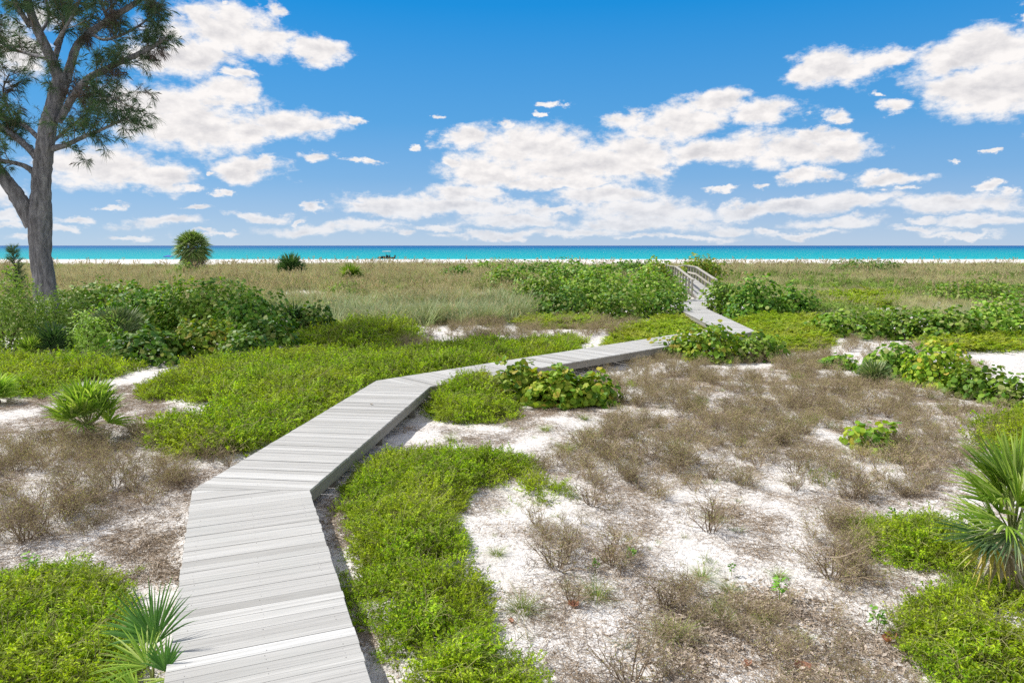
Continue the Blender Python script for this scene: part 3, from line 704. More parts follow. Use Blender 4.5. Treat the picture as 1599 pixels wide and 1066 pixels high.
# loose twigs and crumbs on the open sand, leaf litter
def litter(px, coll, label, dens, s0, np_, thr=.35):
    dens *= 2.3 if coll is LIT else .6
    x, y, pol = sample_poly(px, dens, .3, 1.0)
    k = vn(x, y, .8, 51) > thr; x, y = x[k], y[k]
    return scatter('plant_litter', np.stack([x, y, G(x, y)], 1), coll, s0 * rng.uniform(.7, 1.3, len(x)), label, 'litter', .04, group='plant litter on the sand', nprot=np_)
litter([(640, 690), (760, 640), (900, 600), (1300, 560), (1599, 620), (1640, 700), (1400, 1100), (800, 1100), (800, 900), (740, 800)], LIT, 'thin scatter of twigs over the white sand right of the boardwalk', 7, 1, 4)
litter([(-60, 640), (60, 620), (230, 590), (290, 640), (230, 700), (370, 725), (300, 775), (285, 900), (-60, 900)], LIT, 'thin scatter of twigs over the white sand left of the boardwalk', 8, 1, 4)
litter([(1010, 1000), (1060, 940), (1150, 915), (1300, 960), (1420, 1000), (1440, 1100), (1040, 1100)], LLIT, 'pinkish brown dead leaf litter at the bottom of the frame', 26, 1, 3, .2)
bgp = [proto('small_grass', blades(np.random.default_rng(600 + s), 45, .035, .13, .004, .8, up=.5), [M['tuft']]) for s in range(3)]
x, y, _p = sample_poly([(640, 690), (760, 640), (900, 600), (1300, 560), (1599, 620), (1640, 700), (1400, 1100), (800, 1100), (760, 900), (720, 800)], 1.6, .2)
scatter('small_grass', np.stack([x, y, G(x, y)], 1), pcoll('small_grass_set', bgp), rng.uniform(.4, 1.1, len(x)), 'tiny yellow green grass sprigs dotted over the sand at right', 'grass sprigs', .2, nprot=3)
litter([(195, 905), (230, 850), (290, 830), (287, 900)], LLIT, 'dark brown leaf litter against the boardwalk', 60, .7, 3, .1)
litter([(500, 790), (530, 760), (560, 720), (560, 760), (545, 850), (590, 1000), (620, 1100), (600, 1100)], LIT, 'twigs in the shade along the boardwalk edge', 25, .8, 4, .1)

litter([(486, 775), (520, 740), (600, 668), (650, 640), (640, 665), (560, 730), (530, 770), (545, 850), (590, 1000), (620, 1100), (590, 1100)], LLIT, 'dark leaf litter deepening the shade right of the boardwalk', 26, .8, 3, .1)  # debris, laid dark along the edge to deepen the deck's shadow zone
# dune grass
front = [(-400, 540), (0, 540), (130, 535), (300, 510), (400, 508), (520, 503), (620, 512), (740, 510), (830, 500), (860, 480), (1000, 470), (1110, 470), (1200, 492), (1270, 506), (1330, 512), (1460, 514), (1599, 512), (1900, 510)]
fx = np.array([gp(u, v)[:2] for u, v in front])
def grass_pts(n, y0, y1):
    y = rng.uniform(y0, y1, n); x = rng.uniform(-.95, .95, n) * y
    return x, y
x, y = grass_pts(56000, 30, 108)
fr = np.interp(x / y, fx[:, 0] / fx[:, 1], fx[:, 1])
gapn = vn(x, y, 7, 61) * .5 + vn(x, y, 2.5, 62) * .5
keep = (y > fr + 1 + (vn(x, y, 2, 63) - .5) * 3) & (gapn > .27) & (rng.uniform(size=len(x)) < .2 + .8 * ss(110, 60, y))
keep &= off_deck(x, y, .5)
px_ = at_y(302, 418, 78)[0]; nearpalm = lambda x, y: (abs(x - px_ * y / 78) < 2.3) & (y > 62) & (y < 79)
keep &= ~nearpalm(x, y)
x, y = x[keep], y[keep]; frk = np.interp(x / y, fx[:, 0] / fx[:, 1], fx[:, 1])
grey = (rng.uniform(size=len(x)) < .85 * (1 - ss(3, 13, y - frk)) + .12)
for sel, cc, lb in ((grey, GREYG, 'tall grey green dune grass, at the front of the dune'), (~grey, OATS, 'tan dune grass with seed heads covering the dune ridge')):
    P = np.stack([x[sel], y[sel], G(x[sel], y[sel])], 1)
    tag(scatter('dune_grass', P, cc, rng.uniform(.6, 1.15, sel.sum()) * np.where((x[sel] > 12) & (y[sel] < 62), .62, 1.0) * (.75 + .5 * vn(x[sel], y[sel], 4, 64)) * np.where(y[sel] > 70, .86, 1.0), lb, 'dune grass', .12, group='dune grass', zs=.95), None)

hx, hy = grass_pts(20000, 34, 104); fr2 = np.interp(hx / hy, fx[:, 0] / fx[:, 1], fx[:, 1])
kk = (hy > fr2 + 2) & (vn(hx, hy, 5, 71) * .6 + vn(hx, hy, 1.6, 72) * .4 > .49) & off_deck(hx, hy, .5); hx, hy = hx[kk], hy[kk]
scatter('dune_herbs', np.stack([hx, hy, G(hx, hy)], 1), HERB, rng.uniform(.6, 1.5, len(hx)), 'green leafy herbs dotted through the tan dune grass', 'herbs', .1, group='dune grass')
ox, oy = grass_pts(4200, 44, 96); kk = ~nearpalm(ox, oy) & (vn(ox, oy, 8, 73) > .42) & off_deck(ox, oy, .6); ox, oy = ox[kk], oy[kk]
scatter('sea_oats', np.stack([ox, oy, G(ox, oy)], 1), TALL, rng.uniform(.5, 1.0, len(ox)), 'tall sea oats with drooping tan seed heads along the dune', 'sea oats', .1, group='dune grass')
gx_, gy_, _p = sample_poly([(425, 470), (520, 478), (640, 480), (800, 468), (855, 478), (830, 500), (740, 508), (620, 514), (535, 508), (500, 490)], 1.6, .6, 2)
scatter('dune_grass', np.stack([gx_, gy_, G(gx_, gy_)], 1), GREYG, rng.uniform(1.0, 1.7, len(gx_)), 'big grey green grass clumps at the front edge of the dune', 'dune grass', .1, group='dune grass')

# ------------------------------------------------------------------ bushes
def bush(label, u, vb, wpx, vt, mat, depth=.8, dens=70, leaf=.075, group='sea grape bushes', name='sea_grape_bush', cat='bush', shape='hex', asp=.95, lump=.34):
    f_ = gp(u, vb); rx = wpx / 2 * f_[1] / F; ry = rx * depth
    cx_, cy_ = f_[0] * (f_[1] + ry * .8) / f_[1], f_[1] + ry * .8
    d = ray(u, vt); ztop = CAMZ + d[2] * cy_ / d[1]; gz = float(G(cx_, cy_)); H = max(ztop - gz, .35)
    n = int(dens * (2 * math.pi * ((rx * ry) ** 1.6 / 3 * 1 + 2 * (rx * H) ** 1.6 / 3) ** (1 / 1.6)))
    n = min(int(n * 1.75), 45000)
    th = rng.uniform(0, 2 * math.pi, n); cz = rng.uniform(-.05, 1, n); sr = np.sqrt(np.clip(1 - cz ** 2, 0, 1))
    D = np.stack([sr * np.cos(th), sr * np.sin(th), cz], 1)
    seed = int(u * 7 + vb)
    lmp = 1 + lump * 2 * (vn(D[:, 0] * 3 + D[:, 2] * 2, D[:, 1] * 3 + seed, .8, 3) - .5) + .22 * (vn(D[:, 0] * 9 + seed, D[:, 1] * 9 + D[:, 2] * 7, .8, 5) - .5)
    r_ = (1 - .42 * rng.uniform(0, 1, n) ** 1.7) * lmp
    P = D * r_[:, None] * [rx, ry, H]
    N = D / np.array([rx, ry, H]) * min(rx, H); N /= np.linalg.norm(N, axis=1)[:, None]
    N = N * .8 + randdir(n) * .75 + [0, 0, .35]
    P[:, 2] = np.maximum(P[:, 2], .03 + .1 * rng.uniform(size=n))
    gl = G(P[:, 0] + cx_, P[:, 1] + cy_) - gz; P[:, 2] += gl * (1 - np.clip(P[:, 2] / H, 0, 1))
    keep = off_deck(P[:, 0] + cx_, P[:, 1] + cy_, .0) | (P[:, 2] + gz > DECK + .05) & (rng.uniform(size=n) < .35)
    P, N = P[keep], N[keep]; n = len(P)
    root = empty(name, (cx_, cy_, gz))
    mb = MB(); a = leaf * rng.uniform(.6, 1.2, n); mb.leaves(P, N, randdir(n), a, a * asp, shape)
    mb.build('foliage', M[mat], root)
    sb = MB()
    for k in range(14):
        a_ = rng.uniform(0, 6.28); b = np.array([math.cos(a_) * rx * .25, math.sin(a_) * ry * .25, -.1]); e = D[rng.integers(n) % len(D)] * [rx, ry, H] * .85
        m_ = (b + e) / 2 + rng.normal(0, .08, 3) * H; sb.tube([b, m_, e], [.03, .02, .008], 5, 0, cap=False)
    sb.build('stems', M['stem'], root)
    return tag(root, label, cat, group)
# left thicket
SG = 'sea grape bushes'
g1 = 'bushes of the left thicket'
def limeb(l, u, vb, w, vt, **k): return bush(l, u, vb, w, vt, 'shrub_lime', group=g1, name='leafy_shrub', leaf=.075, dens=150, shape='q', asp=.5, **k)
limeb('pale lime small leaved shrub at the left edge, before the pine trunk', 20, 560, 120, 440)
limeb('pale lime small leaved shrub hugging the pine trunk foot on its right', 95, 548, 110, 462)
limeb('lower pale green shrub beside the grey green fan palms', 150, 555, 90, 492)
for l, u, vb, w, vt, m in [
    ('dark round leaved sea grape right of the pine trunk', 155, 510, 150, 441, 'grape_mid'),
    ('glossy sea grape in the middle of the left thicket', 245, 520, 160, 447, 'grape_dark'),
    ('tallest sea grape of the left thicket, under the lone palm', 330, 525, 170, 440, 'grape_mid'),
    ('glossy sea grape at the right shoulder of the left thicket', 395, 540, 130, 462, 'grape_dark'),
    ('low dark sea grape at the right foot of the left thicket', 415, 556, 100, 500, 'grape_dark'),
    ('dark sea grape at the front foot of the left thicket', 235, 572, 140, 512, 'grape_dark'),
    ('sea grape with yellow leaves at the thicket front', 320, 566, 120, 505, 'grape_lime'),
    ('dark sea grape right of the yellow leaved one', 385, 570, 90, 520, 'grape_dark'),
    ('deep green shrub standing alone right of the left thicket', 490, 530, 75, 480, 'grape_dark')]:
    bush(l, u, vb, w, vt, m, group=g1, dens=85, leaf=.085)
g2 = 'sea grape thicket on the dune left of the ramp'
for l, u, vb, w, vt, m in [
    ('thin sea grape on the dune crest, left end of the thicket', 765, 432, 90, 407, 'grape_mid'),
    ('low sea grape in the grass, leftmost of the dune thicket', 715, 440, 60, 414, 'grape_dark'),
    ('sea grape low on the slope at the left of the dune thicket', 790, 455, 90, 420, 'grape_mid'),
    ('small sea grape on the dune crest behind the grass', 835, 440, 90, 410, 'grape_dark'),
    ('sea grape on the thicket crest, left of the notch to the ramp', 985, 440, 110, 405, 'grape_dark'),
    ('sea grape on the thicket crest, middle of the dune', 905, 452, 120, 408, 'grape_dark'),
    ('sea grape against the top of the left handrail', 1025, 448, 60, 407, 'grape_lime'),
    ('sea grape on the left flank of the dune thicket', 850, 478, 110, 428, 'grape_mid'),
    ('broad sea grape in the heart of the dune thicket', 935, 485, 140, 425, 'grape_mid'),
    ('sea grape beside the foot of the ramp', 1020, 480, 110, 424, 'grape_mid'),
    ('low sea grape at the front left of the dune thicket', 885, 497, 110, 455, 'grape_dark'),
    ('low sea grape at the front of the thicket, in the middle', 965, 502, 110, 455, 'grape_mid'),
    ('low sea grape at the boardwalk kink', 1040, 498, 75, 455, 'grape_dark')]:
    bush(l, u, vb, w, vt, m, group=g2, dens=42, leaf=.10)
g3 = 'round leaved bushes right of the ramp'
for l, u, vb, w, vt, m, a in [
    ('sea grape right of the ramp, covering the deck edge', 1125, 492, 75, 440, 'grape_mid', .1),
    ('tallest sea grape right of the ramp', 1180, 500, 95, 435, 'grape_dark', .1),
    ('sea grape at the right end of the group by the ramp', 1238, 496, 85, 448, 'grape_dark', .1),
    ('bushy shrub behind the right handrail', 1095, 440, 90, 401, 'grape_lime', .1),
    ('sea grape before the sharp boardwalk corner, left part', 1050, 560, 90, 522, 'grape_lime', .085),
    ('sea grape before the sharp boardwalk corner, tallest part', 1105, 568, 110, 507, 'grape_lime', .085),
    ('sea grape before the sharp boardwalk corner, right part', 1170, 566, 100, 521, 'grape_mid', .085)]:
    bush(l, u, vb, w, vt, m, group=g3, dens=50 if vb < 520 else 75, leaf=a)
g4 = 'sea grapes in front of the middle boardwalk'
for l, u, vb, w, vt, m in [
    ('lime sea grape in front of the boardwalk, left one of three', 805, 632, 90, 566, 'grape_lime'),
    ('lime sea grape in front of the boardwalk, middle one of three', 865, 640, 110, 578, 'grape_lime'),
    ('lime sea grape in front of the boardwalk, right one of three', 925, 636, 85, 585, 'grape_lime')]:
    bush(l, u, vb, w, vt, m, group=g4, dens=120, leaf=.085)
g5 = 'sea grapes at the right side'
for l, u, vb, w, vt, m, dn in [
    ('far sea grape low on the right dune among tan grass', 1345, 432, 130, 406, 'grape_dark', 30),
    ('low sea grape right of the lime creeper, left end of the row', 1320, 528, 110, 484, 'grape_mid', 55),
    ('low sea grape in the right row, second from its left end', 1400, 532, 120, 484, 'grape_mid', 55),
    ('low sea grape in the right row, third from its left end', 1475, 535, 110, 486, 'grape_mid', 55),
    ('spreading sea grape at the right edge of the dune', 1560, 530, 140, 470, 'grape_mid', 55),
    ('sea grape behind the right row, under the far grass', 1520, 475, 160, 440, 'grape_mid', 35),
    ('small sea grape cluster left of the spiky palm on the right', 1310, 578, 60, 552, 'grape_mid', 100),
    ('sea grape behind the spiky palm on the right', 1400, 595, 110, 540, 'grape_mid', 130),
    ('sea grape with large leaves right of the spiky palm', 1465, 610, 110, 540, 'grape_lime', 100),
    ('sea grape spilling down to the scrub at right', 1525, 628, 100, 572, 'grape_mid', 100),
    ('sea grape at the right edge above the scrub', 1590, 638, 100, 590, 'grape_mid', 100),
    ('yellowing sea grape alone in the brown scrub', 1362, 712, 105, 660, 'grape_lime', 55)]:
    bush(l, u, vb, w, vt, m, group=g5, dens=dn, leaf=.095 if vb < 540 else .072)
limeb('lime shrub in the dune grass under the small green fan palm', 548, 458, 50, 440)
limeb('small yellow green shrub in the dune grass left of the dune thicket', 672, 462, 36, 450)

# ------------------------------------------------------------------ fan palms
def fan(mb, o, ax, L, nb, spread, droop, wid, r, mp=1, ml=0, pet=None, cup=.25):
    ax = ax / np.linalg.norm(ax); sd = np.cross(ax, [0, 0, 1]); sd /= np.linalg.norm(sd) + 1e-9; nn = np.cross(sd, ax)
    tw = r.normal(0, .35); sd, nn = sd * math.cos(tw) + nn * math.sin(tw), nn * math.cos(tw) - sd * math.sin(tw)
    if pet:
        b = pet; c = (b + o) / 2 + np.array([0, 0, .04]); mb.tube([b, c, o], [.014 * L / .6, .010 * L / .6, .007 * L / .6], 4, mp, cap=False)
    ts = np.array([0, .2, .42, .68, .88, 1.0]); wf = np.array([.12, .75, 1.0, .62, .28, .02])
    for i in range(nb):
        ph = (i / (nb - 1) - .5) * spread + r.normal(0, .025); l = L * (1 - .22 * (abs(ph) / (spread / 2)) ** 2) * r.uniform(.9, 1.06)
        d = ax * math.cos(ph) + sd * math.sin(ph) + nn * (cup * (1 - math.cos(ph)) + r.normal(0, .04)); d /= np.linalg.norm(d)
        e = -ax * math.sin(ph) + sd * math.cos(ph)
        dr = droop * r.uniform(.5, 1.5)
        c = o + d * (l * ts)[:, None]; c[:, 2] -= dr * l * ts ** 3
        w = wid * wf
        bump = np.where((np.arange(6) > 0), .35, .1)[:, None] * w[:, None] * nn
        V = np.stack([c - e * w[:, None] / 2, c + bump, c + e * w[:, None] / 2], 1).reshape(-1, 3)
        k = np.arange(5) * 3
        mb.add(V, np.concatenate([np.stack([k, k + 1, k + 4, k + 3], 1), np.stack([k + 1, k + 2, k + 5, k + 4], 1)]), ml)
def palmetto(label, u, vb, hpx, wpx, nf, mat, L=None, parts=True, dead=3, group='fan palms in the scrub', name='fan_palmetto', trunk=.12, seed=0, nb=20, dens_el=(15, 85)):
    f_ = gp(u, vb); pm = f_[1] / F; Hh = hpx * pm; Wd = wpx / 2 * pm; L = L or .55 * Hh
    r = np.random.default_rng(seed + 50 + int(u)); root = empty(name, tuple(f_)); o0 = np.array([0, 0, trunk * Hh])
    st = MB(); st.tube([[0, 0, -.1], [.02, 0, trunk * Hh * .6], o0 + [0, 0, .03]], [.09 * Hh, .08 * Hh, .05 * Hh], 8)
    st.build('stem', M['stem'], root)
    allm = None if parts else MB()
    for i in range(nf):
        az = i * 2.399 + r.uniform(-.3, .3); el = R(dens_el[0] + (dens_el[1] - dens_el[0]) * (i / nf) ** .8)
        d = np.array([math.cos(az) * math.cos(el), math.sin(az) * math.cos(el), math.sin(el)])
        reach = 1 / math.sqrt((math.cos(el) / Wd) ** 2 + (math.sin(el) / (Hh - o0[2])) ** 2)
        l = min(L * r.uniform(.85, 1.1), reach * .8); hub = o0 + d * (reach - l * .9) * r.uniform(.85, 1.05)
        hub[2] = max(hub[2], .04)
        mb = MB() if parts else allm
        ax = d + np.array([0, 0, .25 if el < 1 else 0]) + r.normal(0, .12, 3)
        fan(mb, hub, ax, l, nb, R(r.uniform(120, 190)), .15, l * .075, r, 1, 0, list(o0))
        if parts: mb.build('frond', [M[mat], M['petiole']], root)
    if not parts: allm.build('fronds', [M[mat], M['petiole']], root)
    if dead:
        dm = MB()
        for i in range(dead):
            az = r.uniform(0, 6.28); d = np.array([math.cos(az), math.sin(az), -.25]); hub = o0 + d * Wd * .35; hub[2] = max(hub[2], .08)
            fan(dm, hub, d, L * .7, 12, R(120), .35, L * .04, r, 1, 0, list(o0))
        vv = dm.V
        for q in vv: q[:, 2] = np.maximum(q[:, 2], .01)
        dm.build('dead_fronds', [M['frond_dead'], M['frond_dead']], root)
    return tag(root, label, 'fan palm', group)
palmetto('bushy green fan palm on the sand at left, brown fronds at its base', 140, 690, 118, 150, 24, 'frond', L=.62, seed=3, trunk=.2, dead=5, nb=16, dens_el=(12, 80))
palmetto('grey green fan palm rising from the left thicket front', 185, 545, 75, 130, 26, 'frond_grey', L=.9, parts=False, group='fan palms in the left thicket', seed=5, dens_el=(20, 80))
palmetto('dark fan palm left of the grey green one in the thicket', 85, 556, 62, 70, 16, 'frond_dark', L=.8, parts=False, group='fan palms in the left thicket')
palmetto('upright fan palm at the left thicket foot with dry stalks', 50, 560, 45, 55, 12, 'frond', L=.7, parts=False, group='fan palms in the left thicket')
palmetto('fan palm cut by the left edge of the photo', -5, 630, 60, 80, 14, 'frond', L=.6, parts=False)
palmetto('dark spiky fan palm between thicket and lone shrub', 462, 525, 60, 60, 16, 'frond_dark', L=1.1, parts=False)
palmetto('round dark fan palm in the dune grass, nearest the lone palm', 455, 437, 46, 56, 24, 'frond_dark', L=1.5, parts=False, group='fan palms in the dune grass', dead=0)
palmetto('bright fan palm in the dune grass, right of the dark one', 548, 444, 38, 54, 20, 'frond', L=1.4, parts=False, group='fan palms in the dune grass', dead=0)
palmetto('spiky grey green fan palm among sea grapes at right', 1365, 603, 50, 66, 16, 'frond_grey', L=.7, parts=False, seed=9, dens_el=(20, 85))
# near right fan palm: two crowns of long fronds, placed one by one from the photograph
def custom_palm(label, u, vb, name, hubs, base_h, deadn, mat='frond'):
    f_ = gp(u, vb); root = empty(name, tuple(f_)); r = np.random.default_rng(int(u)); Y0 = f_[1]
    o0 = np.array([0, 0, base_h])
    st = MB()
    if base_h > .1:
        st.tube([[0, 0, -.1], [.03, .02, base_h * .5], list(o0)], [.13, .12, .08], 9)
        for k in range(60):   # old leaf bases
            a = k * 2.4; zz = base_h * (k / 60); b = np.array([math.cos(a) * .11, math.sin(a) * .11, zz]); e = b + np.array([math.cos(a) * .12, math.sin(a) * .12, .10 * r.uniform(-1.2, 1)])
            st.tube([b, (b + e) / 2 + [0, 0, .015], e], [.018, .014, .006], 4)
        st.build('stem', M['frond_dead'], root)
    for (hu, hv, dy, tu, tv, tdy, spread, nb, wid, mm) in hubs:
        h = at_y(hu, hv, Y0 + dy) - f_; tip = at_y(tu, tv, Y0 + tdy) - f_; L = np.linalg.norm(tip - h)
        mb = MB(); fan(mb, h, tip - h, L, nb, R(spread), .14, L * wid, r, 1, 0, list(o0)); mb.build('frond', [M[mm], M['petiole']], root)
    if deadn:
        dm = MB()
        for i in range(deadn):
            az = r.uniform(0, 6.28); d = np.array([math.cos(az), math.sin(az), -.9]); hub = o0 + np.array([d[0] * .18, d[1] * .18, -.02])
            fan(dm, hub, d, base_h * r.uniform(.7, 1.1), 12, R(90), .3, .02, r, 1, 0, list(o0))
        for q in dm.V: q[:, 2] = np.maximum(q[:, 2], .01)
        dm.build('dead_fronds', [M['frond_dead'], M['frond_dead']], root)
    return tag(root, label, 'fan palm', 'fan palms in the scrub')
custom_palm('large bright fan palm at the right edge with yellowing lower fronds', 1575, 905, 'fan_palmetto', [
    (1578, 765, 0, 1500, 668, .15, 120, 30, .05, 'frond'), (1583, 765, .1, 1575, 655, .3, 110, 30, .05, 'frond'),
    (1560, 800, -.25, 1505, 720, -.3, 120, 26, .05, 'frond'), (1572, 820, -.35, 1490, 790, -.5, 120, 26, .05, 'frond'), (1565, 770, .2, 1500, 690, .3, 100, 26, .05, 'frond'), (1590, 790, -.4, 1580, 700, -.5, 120, 28, .05, 'frond'), (1585, 830, -.4, 1545, 870, -.7, 110, 20, .05, 'frond_grey'), (1600, 780, -.2, 1640, 700, -.2, 120, 26, .05, 'frond'), (1570, 778, -.1, 1480, 735, -.1, 120, 26, .05, 'frond'), (1590, 770, .1, 1650, 665, .1, 130, 30, .05, 'frond'),
    (1600, 790, 0, 1700, 740, .1, 150, 22, .07, 'frond'), (1595, 800, -.3, 1620, 880, -.5, 150, 20, .07, 'frond'),
    (1552, 838, -.1, 1475, 768, .1, 130, 24, .06, 'frond'), (1548, 842, -.2, 1466, 830, -.35, 110, 20, .06, 'frond_dark'),
    (1560, 835, -.1, 1530, 755, 0, 100, 20, .06, 'frond'), (1552, 845, -.3, 1520, 905, -.5, 80, 8, .08, 'yellow'),
    (1580, 845, -.2, 1640, 900, -.5, 120, 10, .08, 'yellow'), (1590, 830, .2, 1680, 820, .3, 130, 20, .06, 'frond'),
    (1575, 790, .2, 1530, 700, .5, 120, 20, .065, 'frond'), (1570, 850, -.3, 1600, 950, -.6, 90, 9, .07, 'frond_dead')] if M.setdefault('yellow', leafmat('yellowing_frond', [(.30, .36, .05), (.55, .42, .05), (.40, .40, .08)], .3, .45, .4)) else [], .42, 5)
custom_palm('dark green fan palm fronds leaning against the near boardwalk edge', 240, 1085, 'fan_palmetto', [
    (240, 1000, .1, 212, 893, .3, 105, 20, .034, 'frond_near'), (243, 1005, 0, 262, 905, .2, 90, 14, .036, 'frond_near'),
    (240, 1002, .1, 168, 950, .3, 50, 9, .07, 'frond_near'),
    (230, 1040, -.2, 160, 985, -.1, 125, 20, .036, 'frond'), (232, 1040, -.15, 228, 975, 0, 80, 9, .05, 'frond'),
    (258, 1048, -.2, 250, 985, -.1, 90, 16, .07, 'frond_near'), (215, 1085, -.4, 150, 1040, -.5, 120, 14, .06, 'frond'),
    (262, 1060, -.3, 200, 1110, -.6, 120, 12, .06, 'frond')] if M.setdefault('frond_near', leafmat('deep_fan_frond', [(.05, .15, .02), (.08, .21, .03), (.14, .28, .05)], .3, .45, .35)) else [], .08, 0)

# lone cabbage palm on the dune
def cabbage():
    b = gp(302, 427); b = at_y(302, 418, 78); b[2] = float(G(b[0], b[1])); pm = b[1] / F
    root = empty('cabbage_palm', tuple(b)); r = np.random.default_rng(5)
    zt = at_y(302, 353, b[1])[2] - b[2]; Rr = 36 * pm; cz = zt - Rr * .95
    tm = MB(); tm.tube([[0, 0, -.3], [.05, 0, cz * .5], [0, 0, cz]], [.36, .34, .26], 10)
    for k in range(90):
        a = k * 2.4; z_ = cz * k / 90; p = np.array([math.cos(a) * .33, math.sin(a) * .33, z_]); e = p + np.array([math.cos(a) * .3, math.sin(a) * .3, .28])
        tm.tube([p, e], [.05, .02], 4)
    tm.build('trunk', M['bark'], root)
    o0 = np.array([0, 0, cz]); lv = MB(); dd = MB()
    for i in range(72):
        az = i * 2.399; f_ = i / 72; el = R(-38 + 128 * f_); d = np.array([math.cos(az) * math.cos(el), math.sin(az) * math.cos(el), math.sin(el)])
        l = Rr * r.uniform(.5, .62); hub = o0 + d * (Rr - l) * r.uniform(.75, 1.0)
        fan(lv, hub, d + r.normal(0, .12, 3), l, 16, R(150), .22, l * .085, r, 1, 0, list(o0))
    for i in range(34):
        az = i * 2.399 + 1; d = np.array([math.cos(az), math.sin(az), -1.1 + r.uniform(-.6, .3)]); hub = o0 + d * .5
        fan(dd, hub, d, Rr * .52, 12, R(110), .3, Rr * .045, r, 1, 0, list(o0))
    lv.build('crown', [M['frond_cab'], M['petiole']], root); dd.build('dead_fronds', [M['frond_dead'], M['frond_dead']], root)
    tag(root, 'lone round headed cabbage palm with grey dead skirt on the dune', 'palm tree')
    # leafy clump at its foot
    bush('grey green shrub at the foot of the lone cabbage palm', 290, 427, 34, 408, 'grape_mid', group=SG, dens=30, leaf=.1)
cabbage()

